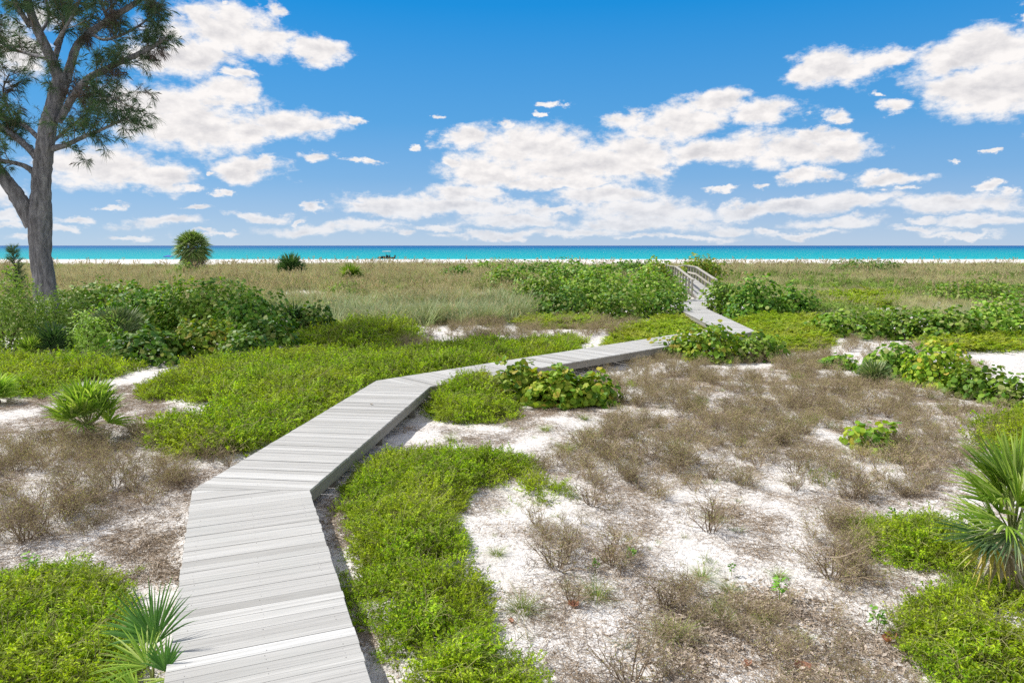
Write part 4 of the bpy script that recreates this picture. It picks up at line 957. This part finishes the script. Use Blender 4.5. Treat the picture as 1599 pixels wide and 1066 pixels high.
# ------------------------------------------------------------------ casuarina
def spline(P, n=5):
    P = np.asarray(P, float); out = []
    for i in range(len(P) - 1):
        p0, p1, p2, p3 = P[max(i - 1, 0)], P[i], P[i + 1], P[min(i + 2, len(P) - 1)]
        for k in range(n):
            t = k / n; out.append(.5 * ((2 * p1) + (-p0 + p2) * t + (2 * p0 - 5 * p1 + 4 * p2 - p3) * t * t + (-p0 + 3 * p1 - 3 * p2 + p3) * t ** 3))
    out.append(P[-1]); return np.array(out)
def pine():
    Yt = 31.0; pm = Yt / F; r = np.random.default_rng(11)
    bx = at_y(74, 500, Yt); bz = float(G(bx[0], Yt)); root = empty('casuarina_tree', (bx[0], Yt, bz)); O = np.array([bx[0], Yt, bz])
    # each limb: pixel u, v, depth offset (m), width in pixels
    limbs = [
        [(76, 530, 0, 52), (74, 470, 0, 41), (64, 400, 0, 37), (60, 345, 0, 42), (64, 300, 0, 34), (68, 250, 0, 31), (74, 205, 0, 30), (84, 165, .1, 27), (92, 140, .1, 30), (97, 120, .15, 28)],
        [(94, 128, .1, 22), (80, 92, -.2, 18), (62, 55, -.5, 16), (48, 20, -.7, 14), (40, -20, -.9, 13), (30, -90, -1.2, 10), (28, -180, -1.4, 7), (20, -260, -1.5, 3)],
        [(103, 128, .2, 16), (112, 95, .4, 14), (122, 70, .6, 13), (150, 45, .9, 12), (185, 22, 1.1, 10), (215, 2, 1.3, 9), (260, -40, 1.6, 6), (290, -90, 1.8, 3)],
        [(92, 190, 0, 12), (112, 155, -.3, 12), (135, 125, -.5, 11), (165, 108, -.6, 10), (200, 92, -.8, 9), (235, 75, -.9, 7), (258, 60, -1, 5)],
        [(82, 232, 0, 12), (105, 226, -.4, 8), (130, 214, -.8, 7), (160, 202, -1.1, 5), (185, 190, -1.4, 4), (205, 183, -1.6, 2)],
        [(62, 250, 0, 16), (45, 232, .3, 12), (25, 215, .6, 12), (0, 198, 1, 11), (-40, 170, 1.5, 9), (-90, 130, 2, 5)],
        [(60, 215, .2, 10), (40, 198, .7, 8), (15, 188, 1.2, 8), (-20, 180, 1.8, 6), (-70, 150, 2.4, 3)],
        [(52, 268, 0, 12), (35, 258, -.4, 8), (10, 252, -.8, 7), (-30, 245, -1.4, 6), (-80, 225, -2, 3)],
        [(52, 350, 0, 36), (30, 312, -.3, 30), (8, 280, -.5, 25), (-15, 250, -.8, 22), (-60, 190, -1.2, 18), (-110, 100, -1.5, 12), (-140, 0, -1.5, 7), (-150, -100, -1.5, 3)],
        [(84, 98, -.1, 10), (92, 70, .3, 9), (99, 45, .8, 9), (107, 15, 1.2, 8), (118, -30, 1.6, 6), (130, -100, 2, 3)],
        [(46, 40, -.6, 9), (30, 15, -1.4, 8), (18, -10, -2, 7), (-10, -60, -2.6, 3)],
        [(170, 32, 1, 6), (160, 10, .6, 5), (150, -20, .3, 4), (150, -70, 0, 2)],
        [(74, 92, -.1, 8), (45, 84, .8, 6), (15, 75, 1.6, 5), (-20, 50, 2.4, 3)],
        [(86, 70, -.2, 6), (110, 30, -1.2, 5), (125, 0, -1.8, 4), (150, -60, -2.4, 2)],
        [(40, -20, -.9, 10), (85, -80, -.3, 8), (130, -140, .3, 6), (180, -210, .8, 4), (210, -270, 1, 2)],
        [(30, -90, -1.2, 7), (0, -140, -.6, 5), (-40, -200, 0, 3)],
        [(260, -40, 1.6, 5), (240, -100, 2.2, 4), (250, -170, 2.6, 2)],
        [(85, -80, -.3, 6), (150, -100, -1.2, 5), (210, -120, -2, 4), (250, -150, -2.4, 2)],
        [(60, 55, -.5, 6), (75, 30, .5, 5), (72, 0, 1.4, 4), (60, -40, 2, 3)],
        [(140, 50, .8, 6), (160, 62, 0, 5), (190, 55, -.6, 4), (225, 35, -1, 3), (245, 15, -1.2, 2)],
        [(120, 140, -.4, 6), (140, 150, -1.2, 4), (165, 150, -1.8, 3), (190, 160, -2.2, 2)],
        [(20, 188, 1.2, 5), (10, 165, 1.6, 4), (5, 140, 2, 3), (15, 115, 2.3, 2)],
        [(70, 230, 0, 8), (90, 215, 1.0, 6), (120, 190, 2.0, 4), (150, 165, 2.6, 2)],
    ]
    tb = MB(); S = []
    for li, lb in enumerate(limbs):
        P = np.array([at_y(u, v, Yt + dy) - O for u, v, dy, w in lb]); wv = np.array([w * pm / 2 * (.78 if li in (0, 8) else .85) for *_, w in lb])
        n = 8; Q = spline(P, n); rad = np.interp(np.linspace(0, len(lb) - 1, len(Q)), range(len(lb)), wv)
        Q[1:-1] += r.normal(0, 1, (len(Q) - 2, 3)) * rad[1:-1, None] * .035
        k = 20 if li == 0 else 10
        s0 = tb.n; tb.tube(Q, rad, k)
        if li in (0, 8):         # fluted, knotted trunk
            V = tb.V[-3]; ringc = np.repeat(Q, k, 0); dv = V - ringc; a = np.tile(np.arange(k) * 2 * math.pi / k, len(Q)); zz = ringc[:, 2]
            fl = 1 + .07 * np.sin(3 * a + zz * .9) + .05 * np.sin(5 * a - zz * 1.7 + 2) + .10 * (vn(a * 2.0, zz, .8, 3) - .5)
            tb.V[-3] = ringc + dv * fl[:, None]
        if li: S.append((Q, rad))
        else: S.append((Q[int(len(Q) * .72):], rad[int(len(Q) * .72):]))
    # secondary boughs and twigs
    NP, NT_, NB = [], [], []; tw = MB()
    for Q, rad in S:
        seg = np.linalg.norm(np.diff(Q, axis=0), axis=1); Ltot = seg.sum(); cum = np.concatenate([[0], np.cumsum(seg)])
        m = int(Ltot * 4.9)
        for j in range(m):
            s_ = r.uniform(.12, 1.0) ** .8 * Ltot; i = min(np.searchsorted(cum, s_) - 1, len(Q) - 2); i = max(i, 0)
            p = Q[i] + (Q[i + 1] - Q[i]) * r.uniform(); dl = Q[i + 1] - Q[i]; dl /= np.linalg.norm(dl) + 1e-9
            if rad[i] > .40: continue
            sd = r.normal(size=3); sd -= dl * (sd @ dl); sd /= np.linalg.norm(sd); d = sd * .8 + dl * .55 + np.array([0, 0, .35]); d /= np.linalg.norm(d)
            Li = r.uniform(.5, 1.8)
            u_ = CX + (p[0] + O[0]) * F / (p[1] + O[1]); L = min(Li, max(.35, abs(285 - u_) * pm * .75)) if u_ > 150 else Li; L += 0; pts = [p]; q = p.copy()
            for k in range(5):
                d = d + r.normal(0, .2, 3) + np.array([0, 0, .03]); d /= np.linalg.norm(d); q = q + d * L / 5; pts.append(q.copy())
            tw.tube(pts, np.linspace(min(.022, rad[i] * .5 + .004), .004, 6), 4, 0, cap=False)
            pts = np.array(pts)
            for c in range(10):        # sprays along the twig
                f_ = r.uniform(.25, 1) * 5; k = min(int(f_), 4); b = pts[k] + (pts[k + 1] - pts[k]) * (f_ - k)
                sdir = (pts[k + 1] - pts[k]) / (L / 5) * .5 + r.normal(0, .6, 3) + [0, 0, .2]; sdir /= np.linalg.norm(sdir)
                SL = r.uniform(.2, .5); e = b + sdir * SL; tw.tube([b, e], [.005, .0025], 3, 0, cap=False)
                nn_ = 24; t_ = r.uniform(.1, 1, nn_); bb = b + (e - b) * t_[:, None]
                nd = sdir * .9 + r.normal(0, .55, (nn_, 3)); nd[:, 2] -= .12; nd /= np.linalg.norm(nd, axis=1)[:, None]
                NP.append(bb); NT_.append(nd); NB.append(r.uniform(.18, .38, nn_))
    NP = np.concatenate(NP); ND = np.concatenate(NT_); NL = np.concatenate(NB)
    w = np.cross(ND, r.normal(size=ND.shape)); w /= np.linalg.norm(w, axis=1)[:, None]; w *= .0048
    mid = NP + ND * (NL * .55)[:, None] - [0, 0, .004]; tip = NP + ND * NL[:, None]; tip[:, 2] -= NL * .35
    V = np.stack([NP - w * .7, NP + w * .7, mid + w, tip, mid - w], 1).reshape(-1, 3)
    fm = MB(); fm.add(V, np.arange(len(V)).reshape(-1, 5), 0)
    # clumps differ: brownish ones beside green ones
    cl = vn(NP[:, 0] + NP[:, 1] * .7, NP[:, 2], .9, 9) + r.uniform(-.12, .12, len(NP)); fm.M[5] = [(cl > .66).astype(int)]
    print('needles', len(NP))
    tb.build('trunk', M['bark'], root, smooth=True); tw.build('twigs', M['stem'], root); fm.build('crown', [M['needle'], M['needle2']], root)
    tag(root, 'tall casuarina pine with forked grey trunk and wispy needles at left', 'tree')
pine()
# young pine tuft beside the trunk
def youngpine():
    b = at_y(25, 440, 36.0); gz = float(G(b[0], 36)); root = empty('pine_sapling', (b[0], 36, gz)); r = np.random.default_rng(3); H = at_y(20, 385, 36)[2] - gz
    s = MB(); s.tube([[0, 0, -.1], [.05, 0, H * .5], [0, 0, H * .95]], [.07, .045, .01], 6); P, D = [], []
    for k in range(150):
        z_ = H * r.uniform(.1, .97); a = r.uniform(0, 6.28); L = (1 - z_ / H) * .7 + .25; d = np.array([math.cos(a), math.sin(a), r.uniform(.5, 1.2)]); d /= np.linalg.norm(d); e = np.array([0, 0, z_]) + d * L
        s.tube([[0, 0, z_], e], [.01, .003], 3, cap=False)
        t_ = r.uniform(.1, 1, 26); P.append(np.array([0, 0, z_]) + d * L * t_[:, None]); nd = d + r.normal(0, .5, (26, 3)); nd[:, 2] += .2; D.append(nd / np.linalg.norm(nd, axis=1)[:, None])
    P = np.concatenate(P); D = np.concatenate(D); w = np.cross(D, r.normal(size=D.shape)); w /= np.linalg.norm(w, axis=1)[:, None]; w *= .007
    V = np.stack([P - w, P + w, P + D * .25], 1).reshape(-1, 3); f = MB(); f.add(V, np.arange(len(V)).reshape(-1, 3))
    s.build('trunk', M['stem'], root); f.build('crown', M['needle'], root); tag(root, 'small dark pine sapling left of the big trunk', 'sapling')
youngpine()

# ------------------------------------------------------------------ grass clumps, shrubs and seedlings on the near sand
tp = [blades(np.random.default_rng(200 + s), 150, .055, .2, .0045, .9, up=.5).mesh('grass_clump', [M['tuft']]) for s in range(3)]
GC = [(933, 935, 1.15, 'large green grass clump on sand, below the brown scrub in the middle'), (1052, 995, 1.2, 'green grass clump at the edge of the leaf litter'),
      (1097, 905, .95, 'grass clump among brown twigs, highest of the right cluster'), (1138, 925, .85, 'grass clump just below and right of the highest one'),
      (1116, 955, .75, 'low grass clump above the leaf litter'), (1133, 975, .85, 'pale grass clump lying on the leaf litter'), (1130, 940, .5, 'tiny grass clump between two larger ones'),
      (815, 955, 1.25, 'grass clump against the right side of the creeper bank'), (776, 867, .75, 'grass clump on sand in the notch of the creeper bank'),
      (852, 673, .95, 'small grey green grass clump on white sand before the lime sea grapes'), (1118, 815, .9, 'grass clump under arching dry twigs'),
      (1218, 905, .8, 'orange tinged grass clump left of the thorny scrub'), (912, 655, 1.0, 'yellow green grass clump at the foot of the lime sea grapes'),
      (885, 705, 1.3, 'olive grass clump at the left tip of the brown scrub belt'), (1195, 975, .7, 'grass clump on the right of the litter'), (705, 690, .9, 'grass clump below the rounded creeper mound')]
for i, (u, v, s, l) in enumerate(GC):
    o = bpy.data.objects.new('grass_clump', tp[i % 3]); C.objects.link(o); p = gp(u, v); o.location = p; o.rotation_euler = (0, 0, i * 1.3); o.scale = (s, s, s)
    tag(o, l, 'grass clump', 'grass clumps on the sand')
bushes = [twigbush(300 + s, .55, 1.0, 9, 240, .0075) for s in range(3)]
bm_ = [b.mesh('dry_shrub', [M['dry'], M['dry_leaf']]) for b in bushes]
DS = [(870, 890, 1.15, 'pale twiggy dry shrub between creeper bank and brown scrub'), (955, 880, 1.05, 'dense brown dry shrub right of the pale twiggy one'),
      (895, 945, .8, 'sparse dry shrub leaning over a red leaf'), (1300, 905, 1.25, 'wide thorny dry shrub left of the lime creeper mound'),
      (1110, 830, 1.25, 'dry shrub with long arching twigs in the middle sand'), (1040, 950, .85, 'olive tinted dry shrub above the large grass clump'),
      (985, 1070, 1.1, 'tall thin dry shrub at the bottom of the frame'), (40, 845, 1.35, 'dense brown dry shrub on the sand at left'), (110, 800, 1.1, 'dry shrub in the middle of the left sand'),
      (1260, 640, 1.2, 'dry shrub in the upper scrub belt below the boardwalk corner'), (1340, 780, 1.2, 'dry shrub below the yellowing sea grape'), (1420, 740, 1.1, 'dry shrub left of the big fan palm'),
      (925, 790, 1.15, 'dry shrub right of the creeper tongue'), (960, 700, 1.2, 'dark dry shrub in the scrub belt, left part'), (180, 760, 1.0, 'dry shrub left of the boardwalk bend'), (1240, 740, 1.0, 'dry shrub above the open white sand at right')]
for i, (u, v, s, l) in enumerate(DS):
    o = bpy.data.objects.new('dry_shrub', bm_[i % 3]); C.objects.link(o); o.location = gp(u, v); o.rotation_euler = (0, 0, i * 2.1); o.scale = (s, s, s)
    tag(o, l, 'shrub', 'dry twiggy shrubs standing out on the sand')
def herb(seed, n=26, h=.16):
    r = np.random.default_rng(seed); mb = MB(); mb.tube([[0, 0, -.03], [.01, 0, h * .6], [.02, .01, h]], [.004, .003, .002], 4, 1)
    th = r.uniform(0, 6.28, n); z = h * r.uniform(.25, 1.0, n); d = np.stack([np.cos(th), np.sin(th), r.uniform(.1, .8, n)], 1); a = r.uniform(.018, .03, n)
    N = r.normal(0, .4, (n, 3)); N[:, 2] += 1; mb.leaves(np.stack([0 * z, 0 * z, z], 1) + d * a[:, None] * 1.4, N, d, a, a * .5, 'q'); return mb.mesh('seedling', [M['herb'], M['mat_stem']])
hp = [herb(s) for s in range(3)]
HB = [(52, 900, 1.6, 'green seedling standing on sand above the lower left creeper'), (1142, 900, .9, 'bright seedling right of the highest grass clump'), (930, 895, 1.0, 'small seedling above the large green grass clump'),
      (1218, 940, 1.6, 'leafy green herb on the sand right of the litter'), (985, 880, 1.2, 'green herb at the foot of the dense dry shrub'), (1392, 820, 1.4, 'seedling rising behind the lime creeper mound'), (1368, 990, 1.5, 'dark green herb on the sand beside the lower right creeper')]
for i, (u, v, s, l) in enumerate(HB):
    o = bpy.data.objects.new('seedling', hp[i % 3]); C.objects.link(o); o.location = gp(u, v); o.rotation_euler = (0, 0, i); o.scale = (s, s, s); tag(o, l, 'seedling', 'green seedlings on the sand')
def curled(s):
    mb = MB(); n = 7; V = []; F_ = []
    for i in range(n):
        for j in range(n):
            a, b = (i / (n - 1) - .5) * 2, (j / (n - 1) - .5) * 2; k = math.sqrt(max(0, 1 - a * a * .75)); V.append((a * .055, b * .045 * k, .012 + .03 * (b * b) + .015 * a * a + .006 * math.sin(9 * a)))
    for i in range(n - 1):
        for j in range(n - 1): q = i * n + j; F_.append([q, q + 1, q + n + 1, q + n])
    mb.add(V, F_); return mb.mesh('fallen_leaf', [M[s]])
cl_ = curled('red_leaf'); 
for i, (u, v, s, l, zz) in enumerate([(895, 948, 1, 'red fallen leaf under the sparse dry shrub', None), (797, 972, .7, 'red fallen leaf beside the creeper bank clump', None), (1168, 1040, .9, 'orange curled leaf on the leaf litter', None), (1252, 1048, 1.3, 'dull red leaf at the bottom right of the litter', None), (580, 632, .6, 'small dark leaf lying on the boardwalk', DECK + .003), (1390, 1005, 1.4, 'pinkish dead leaf beside the lower right creeper', None)]):
    o = bpy.data.objects.new('fallen_leaf', cl_ if zz is None else curled('litter')); C.objects.link(o); p = gp(u, v) if zz is None else at_z(u, v, zz); o.location = p; o.rotation_euler = (.2 if zz is None else 0, .1 if zz is None else 0, i * 2); o.scale = (s, s, s); tag(o, l, 'leaf', 'fallen leaves')

# ------------------------------------------------------------------ boat and beach shade
def boat():
    b = at_y(603, 403, 277); b[2] = SEA; root = empty('motor_boat', tuple(b))
    hull = flat('black_hull', (.02, .025, .035), .35); white = flat('white_gelcoat', (.75, .75, .74), .35); dark = flat('dark_fittings', (.03, .03, .035), .4); grey = flat('grey_metal', (.4, .4, .42), .3)
    h = MB(); st = np.linspace(0, 1, 14); L = 6.4; rings = []
    for t in st:            # bow at -x
        x = -L / 2 + L * t; bw = 1.15 * (1 - (1 - t) ** 2.6); top = .72 - .16 * t; kz = -.35 + .30 * (1 - t) ** 3
        rings.append([(x, -bw, top), (x, -bw * .92, .25), (x, -bw * .55, -.1), (x, 0, kz), (x, bw * .55, -.1), (x, bw * .92, .25), (x, bw, top), (x, bw * .9, top), (x, bw * .8, .35), (x, -bw * .8, .35), (x, -bw * .9, top)])
    V = np.array(rings); k = 11; i = np.arange(13)[:, None] * k; j = np.arange(k)[None]; j2 = (j + 1) % k
    h.add(V.reshape(-1, 3), np.stack([i + j, i + j2, i + k + j2, i + k + j], -1).reshape(-1, 4)); h.add(V[-1], [list(range(k))]); h.build('hull', hull, root)
    c = MB(); c.box((.4, 0, .85), (.8, .8, 1.0)); c.box((.25, 0, 1.5), (.08, .7, .35)); c.build('console', dark, root)
    s = MB(); s.box((1.3, 0, .75), (.5, 1.0, .8)); s.box((1.55, 0, 1.3), (.12, 1.0, .35)); s.box((-1.2, 0, .65), (1.2, 1.1, .6)); s.build('seat', dark, root)
    p = MB()
    for x, y_ in ((-.1, .6), (-.1, -.6), (1.2, .6), (1.2, -.6)): p.tube([(x, y_, .4), (x, y_ * 1.05, 2.75)], [.035, .035], 6)
    p.build('canopy_frame', grey, root)
    t = MB(); t.box((.3, 0, 2.75), (3.2, 2.2, .26)); t.box((.3, 0, 2.92), (2.8, 1.8, .09)); t.build('canopy', white, root)
    m = MB(); m.box((3.45, 0, .95), (.55, .5, .7)); m.box((3.5, 0, 1.33), (.4, .42, .1)); m.box((3.45, 0, .2), (.25, .2, 1.0)); m.build('outboard_motor', dark, root)
    r = MB()
    for sg in (-1, 1): r.tube([(-3.0, sg * .3, 1.0), (-2.6, sg * .6, 1.35), (-1.2, sg * .98, 1.3), (-.8, sg * 1.0, .9)], .025, 5)
    r.build('bow_rail', grey, root)
    tag(root, 'dark motor boat with white canopy lying just off the beach', 'boat')
boat()
def shade():
    b = at_y(263, 402, 246); b[2] = float(G(b[0], b[1])); root = empty('beach_canopy', tuple(b)); blue = flat('blue_cloth', (.02, .08, .42), .7); grey = flat('pole_metal', (.4, .4, .4), .3)
    c = MB(); n = 5; xs_ = [(-1.3, -1.1), (1.3, -1.1), (1.3, 1.1), (-1.3, 1.1)]; V = [(x, y_, 1.15) for x, y_ in xs_] + [(0, 0, 1.6)] + [(x, y_, .95) for x, y_ in xs_]
    c.add(V, [[0, 1, 4], [1, 2, 4], [2, 3, 4], [3, 0, 4]]); c.add(V, [[5, 6, 1, 0], [6, 7, 2, 1], [7, 8, 3, 2], [8, 5, 0, 3]]); c.build('canopy', blue, root)
    for x, y_ in xs_:
        p = MB(); p.tube([(x, y_, -.2), (x, y_, 1.1)], [.03, .03], 6); p.build('pole', grey, root)
    tag(root, 'blue beach canopy on the white beach, left of the lone palm', 'beach canopy')
shade()

# ------------------------------------------------------------------ sky with cumulus
SUN = Vector((-.80, .30, 1.0)).normalized(); sel = math.asin(SUN.z); saz = math.atan2(SUN.x, SUN.y)
w = bpy.data.worlds.new('World'); scene.world = w; w.use_nodes = True; w.node_tree.nodes.clear(); t = NT(w.node_tree)
out = t.new('ShaderNodeOutputWorld'); bg = t.new('ShaderNodeBackground'); t.link(bg.outputs[0], out.inputs[0])
sky = t.new('ShaderNodeTexSky', sky_type='NISHITA'); sky.sun_disc = False; sky.sun_elevation = sel; sky.sun_rotation = saz
sky.altitude = 0; sky.air_density = 1.0; sky.dust_density = .3; sky.ozone_density = 3.0
geo = t.new('ShaderNodeTexCoord').outputs['Generated']
sx = t.new('ShaderNodeSeparateXYZ'); t.link(geo, sx.inputs[0])
az = t.math('ARCTAN2', sx.outputs[0], sx.outputs[1]); el = t.math('ARCSINE', sx.outputs[2])
cb = t.new('ShaderNodeCombineXYZ'); t.link(az, cb.inputs[0]); t.link(el, cb.inputs[1]); P0 = cb.outputs[0]
nv = t.vmath('MULTIPLY', P0, (1.0, 1.7, 1))
warp = t.noise(nv, 9.0, 7, .62, out=1)
pw = t.vmath('ADD', P0, t.vmath('MULTIPLY', t.vmath('SUBTRACT', warp, (.5, .5, .5)), (.16, .055, 0)))
warp2 = t.noise(nv, 38.0, 5, .6, out=1)
pw = t.vmath('ADD', pw, t.vmath('MULTIPLY', t.vmath('SUBTRACT', warp2, (.5, .5, .5)), (.03, .016, 0)))
clouds = [(300, 88, 68, 34, 0), (340, 45, 92, 40, 0), (408, 66, 52, 30, 0), (290, 22, 40, 24, .1), (497, 79, 50, 24, 0), (370, 122, 30, 10, .15), (420, 10, 28, 16, .35), (345, 5, 12, 12, .4),
    (20, 70, 70, 60, .3), (60, 20, 60, 30, .35), (300, 195, 120, 44, 0), (240, 160, 90, 34, 0), (350, 150, 60, 26, .05), (440, 188, 85, 24, 0), (395, 200, 60, 22, .05), (500, 190, 45, 16, .1), (553, 190, 20, 9, .1),
    (150, 262, 95, 32, 0), (225, 275, 80, 20, 0), (300, 289, 30, 7, .2), (393, 262, 62, 20, 0), (420, 250, 30, 12, .1), (353, 298, 16, 7, .1), (322, 265, 8, 5, .2), (517, 245, 26, 10, .05), (579, 253, 20, 6, .1), (653, 226, 11, 8, .15),
    (405, 334, 34, 9, .05), (462, 339, 14, 7, .1), (260, 346, 75, 11, .25), (105, 356, 28, 10, .15), (10, 335, 34, 14, .1), (15, 350, 30, 8, .2), (500, 355, 120, 14, .25), (580, 350, 60, 12, .25), (200, 366, 40, 6, .35), (630, 360, 40, 8, .25), (30,372,50,8,.3),
    (760, 268, 80, 34, 0), (720, 218, 40, 20, .12), (830, 228, 105, 32, 0), (900, 258, 130, 34, 0), (1000, 240, 90, 32, 0), (1060, 190, 68, 30, .02), (1115, 163, 60, 28, .1), (1190, 178, 62, 26, .02), (975, 180, 40, 20, .22),
    (1120, 235, 110, 22, 0), (1240, 238, 100, 26, 0), (1320, 235, 62, 20, 0), (1295, 214, 55, 11, .05), (860, 286, 130, 14, .05), (1035, 262, 40, 14, .1), (700, 255, 20, 14, .15),
    (620, 321, 95, 17, 0), (720, 305, 60, 16, 0), (720, 325, 130, 12, 0), (800, 342, 90, 12, .1), (950, 308, 85, 16, .02), (1010, 330, 95, 22, .02), (1000, 350, 150, 14, .15), (860, 328, 60, 8, .2), (700, 352, 60, 8, .2),
    (1310, 107, 80, 26, .03), (1270, 112, 45, 20, .1), (1385, 93, 55, 20, .1), (1510, 90, 90, 34, 0), (1610, 68, 75, 34, 0), (1545, 140, 100, 38, 0), (1620, 120, 80, 50, 0), (1392, 161, 32, 13, .02), (1592, 28, 18, 20, .15), (1365, 141, 20, 6, .3),
    (1255, 280, 46, 12, .1), (1365, 281, 58, 13, .0), (1185, 296, 18, 5, .2), (1160, 328, 60, 12, .05), (1240, 325, 80, 12, .08), (1330, 318, 85, 14, .05), (1500, 318, 120, 17, .0), (1547, 291, 22, 8, .05), (1562, 235, 14, 5, .1), (1598, 300, 16, 8, .1),
    (1310, 347, 85, 11, .1), (1530, 346, 90, 10, .05), (1130, 356, 40, 10, .15), (1190, 357, 24, 9, .15), (900, 362, 130, 10, .3), (865, 158, 14, 7, .15), (853, 176, 11, 6, .25), (1420, 360, 80, 8, .3), (1060, 370, 150, 7, .35), (1290,185,30,14,.35),
    (560, 318, 30, 8, .1), (480, 322, 22, 7, .2), (690, 180, 12, 5, .3), (790, 200, 25, 10, .25), (1290, 190, 20, 8, .25), (1130, 300, 30, 6, .25), (1440, 345, 40, 7, .15), (1400, 300, 25, 6, .25), (1480, 250, 18, 5, .3), (320, 325, 30, 6, .25), (180, 322, 30, 6, .3), (130, 340, 40, 8, .25), (950, 345, 60, 8, .15), (1250, 365, 70, 6, .2), (780, 366, 90, 7, .2), (330, 366, 60, 5, .3), (1500, 368, 90, 6, .25), (-120, 90, 120, 60, 0), (-60, 300, 90, 26, 0), (1760, 200, 120, 40, 0), (1740, 330, 120, 14, 0), (700, -160, 180, 50, 0), (1250, -220, 200, 60, 0), (150, -200, 200, 60, 0), (-400, 200, 200, 60, 0), (2100, 60, 260, 90, 0)]
acc = None
for (u, v, a, b, wk) in clouds:
    d = ray(u, v); d = d / np.linalg.norm(d); caz = math.atan2(d[0], d[1]); cel = math.asin(d[2])
    d1 = ray(u + a, v); d2 = ray(u, v - b); d1 /= np.linalg.norm(d1); d2 /= np.linalg.norm(d2)
    ra = abs(math.atan2(d1[0], d1[1]) - caz) * 1.03; rb = abs(math.asin(d2[2]) - cel) * 1.03
    q = t.vmath('MULTIPLY_ADD', pw, (1 / ra, 1 / rb, 0), (-caz / ra, -cel / rb, 0))
    L = t.vmath('LENGTH', q, out=1)
    if wk: L = t.math('ADD', L, wk)
    acc = L if acc is None else t.math('SMOOTH_MIN', acc, L, .06)
det = t.noise(nv, 26, 8, .66); det2 = t.noise(nv, 7, 5, .6)
fld = t.math('ADD', t.math('ADD', acc, t.math('MULTIPLY_ADD', det, 1.7, -.85)), t.math('MULTIPLY_ADD', det2, .5, -.25))
# broken cloud added overhead and behind, out of view, to whiten the blue fill
hi = t.math('MULTIPLY_ADD', el, 5.0, -2.6, clamp=True); sidew = t.math('MULTIPLY_ADD', t.math('ABSOLUTE', az), 3.0, -2.7, clamp=True)
reg = t.math('MAXIMUM', hi, sidew)
fn = t.math('MULTIPLY_ADD', t.noise(geo, 2.6, 7, .6), -4.0, 2.75)
fld = t.math('MINIMUM', fld, t.math('ADD', fn, t.math('MULTIPLY_ADD', reg, -2.5, 2.5)))
mask = t.new('ShaderNodeMapRange', interpolation_type='SMOOTHSTEP'); t.link(fld, mask.inputs[0])
mask.inputs[1].default_value = 1.27; mask.inputs[2].default_value = .56; mask.inputs[3].default_value = 0; mask.inputs[4].default_value = 1
# cloud brightness: thick middles a little greyer, crests white
shade_n = t.noise(t.vmath('ADD', nv, (0, .012, 3)), 14, 6, .6)
core = t.math('MULTIPLY_ADD', fld, -1.3, 1.1, clamp=True)
sh = t.math('MULTIPLY', core, t.math('MULTIPLY_ADD', shade_n, 2.6, -.75, clamp=True))
detu = t.noise(t.vmath('ADD', nv, (-.006, .012, 0)), 26, 6, .6); detv = t.noise(nv, 26, 6, .6)
emb = t.math('MULTIPLY', t.math('SUBTRACT', detu, detv), -2.6)      # sunlit upper left flanks of the billows
sh = t.math('ADD', sh, emb, clamp=True)
ccol = t.mix(sh, (8.3, 8.0, 7.85), (5.7, 5.6, 5.8))
low = t.new('ShaderNodeMapRange', interpolation_type='SMOOTHSTEP'); t.link(el, low.inputs[0]); low.inputs[1].default_value = 0.0; low.inputs[2].default_value = .10; low.inputs[3].default_value = .7; low.inputs[4].default_value = 1
# clear sky: the physical sky, graded to the photograph's deep blue
SKYG = t.vmath('MULTIPLY', sky.outputs[0], (.15, .75, 1.1))
elr = t.new('ShaderNodeMapRange'); t.link(el, elr.inputs[0]); elr.inputs[1].default_value = 0; elr.inputs[2].default_value = .5
bl = t.ramp(elr.outputs[0], [(0, (.60, .69, .88)), (.08, (.44, .58, .84)), (.18, (.26, .48, .81)), (.33, (.12, .40, .80)), (.62, (.012, .30, .78)), (1, (.0, .20, .66))])
bl = t.vmath('MULTIPLY', bl, (7.9, 7.9, 7.9))
clear = t.mix(.85, SKYG, bl)
fin = t.mix(t.math('MULTIPLY', mask.outputs[0], low.outputs[0]), clear, ccol)
t.link(fin, bg.inputs[0]); bg.inputs[1].default_value = .10
w.cycles.sampling_method = 'MANUAL'; w.cycles.sample_map_resolution = 512

sun = bpy.data.lights.new('sun', 'SUN'); sun.energy = 4.9; sun.angle = R(.5); sun.color = (1, .965, .91)
so = bpy.data.objects.new('sun', sun); C.objects.link(so); so.rotation_euler = SUN.to_track_quat('Z', 'Y').to_euler()

cam = bpy.data.cameras.new('camera'); co = bpy.data.objects.new('camera', cam); C.objects.link(co)
co.location = (0, 0, CAMZ); co.rotation_euler = (R(90) - PITCH, 0, 0); cam.sensor_width = 36; cam.lens = 36 * F / 1599; cam.clip_end = 200000; cam.clip_start = .1
scene.camera = co
scene.view_settings.view_transform = 'Standard'; scene.view_settings.look = 'None'; scene.view_settings.exposure = .25; scene.view_settings.gamma = 1
scene.render.engine = 'CYCLES'; cy = scene.cycles
cy.max_bounces = 5; cy.diffuse_bounces = 3; cy.glossy_bounces = 2; cy.transmission_bounces = 3; cy.use_denoising = False
cy.use_adaptive_sampling = True; cy.adaptive_threshold = .015; cy.caustics_reflective = False; cy.caustics_refractive = False
scene.render.filter_size = 1.1 if hasattr(scene.render, 'filter_size') else 1.5
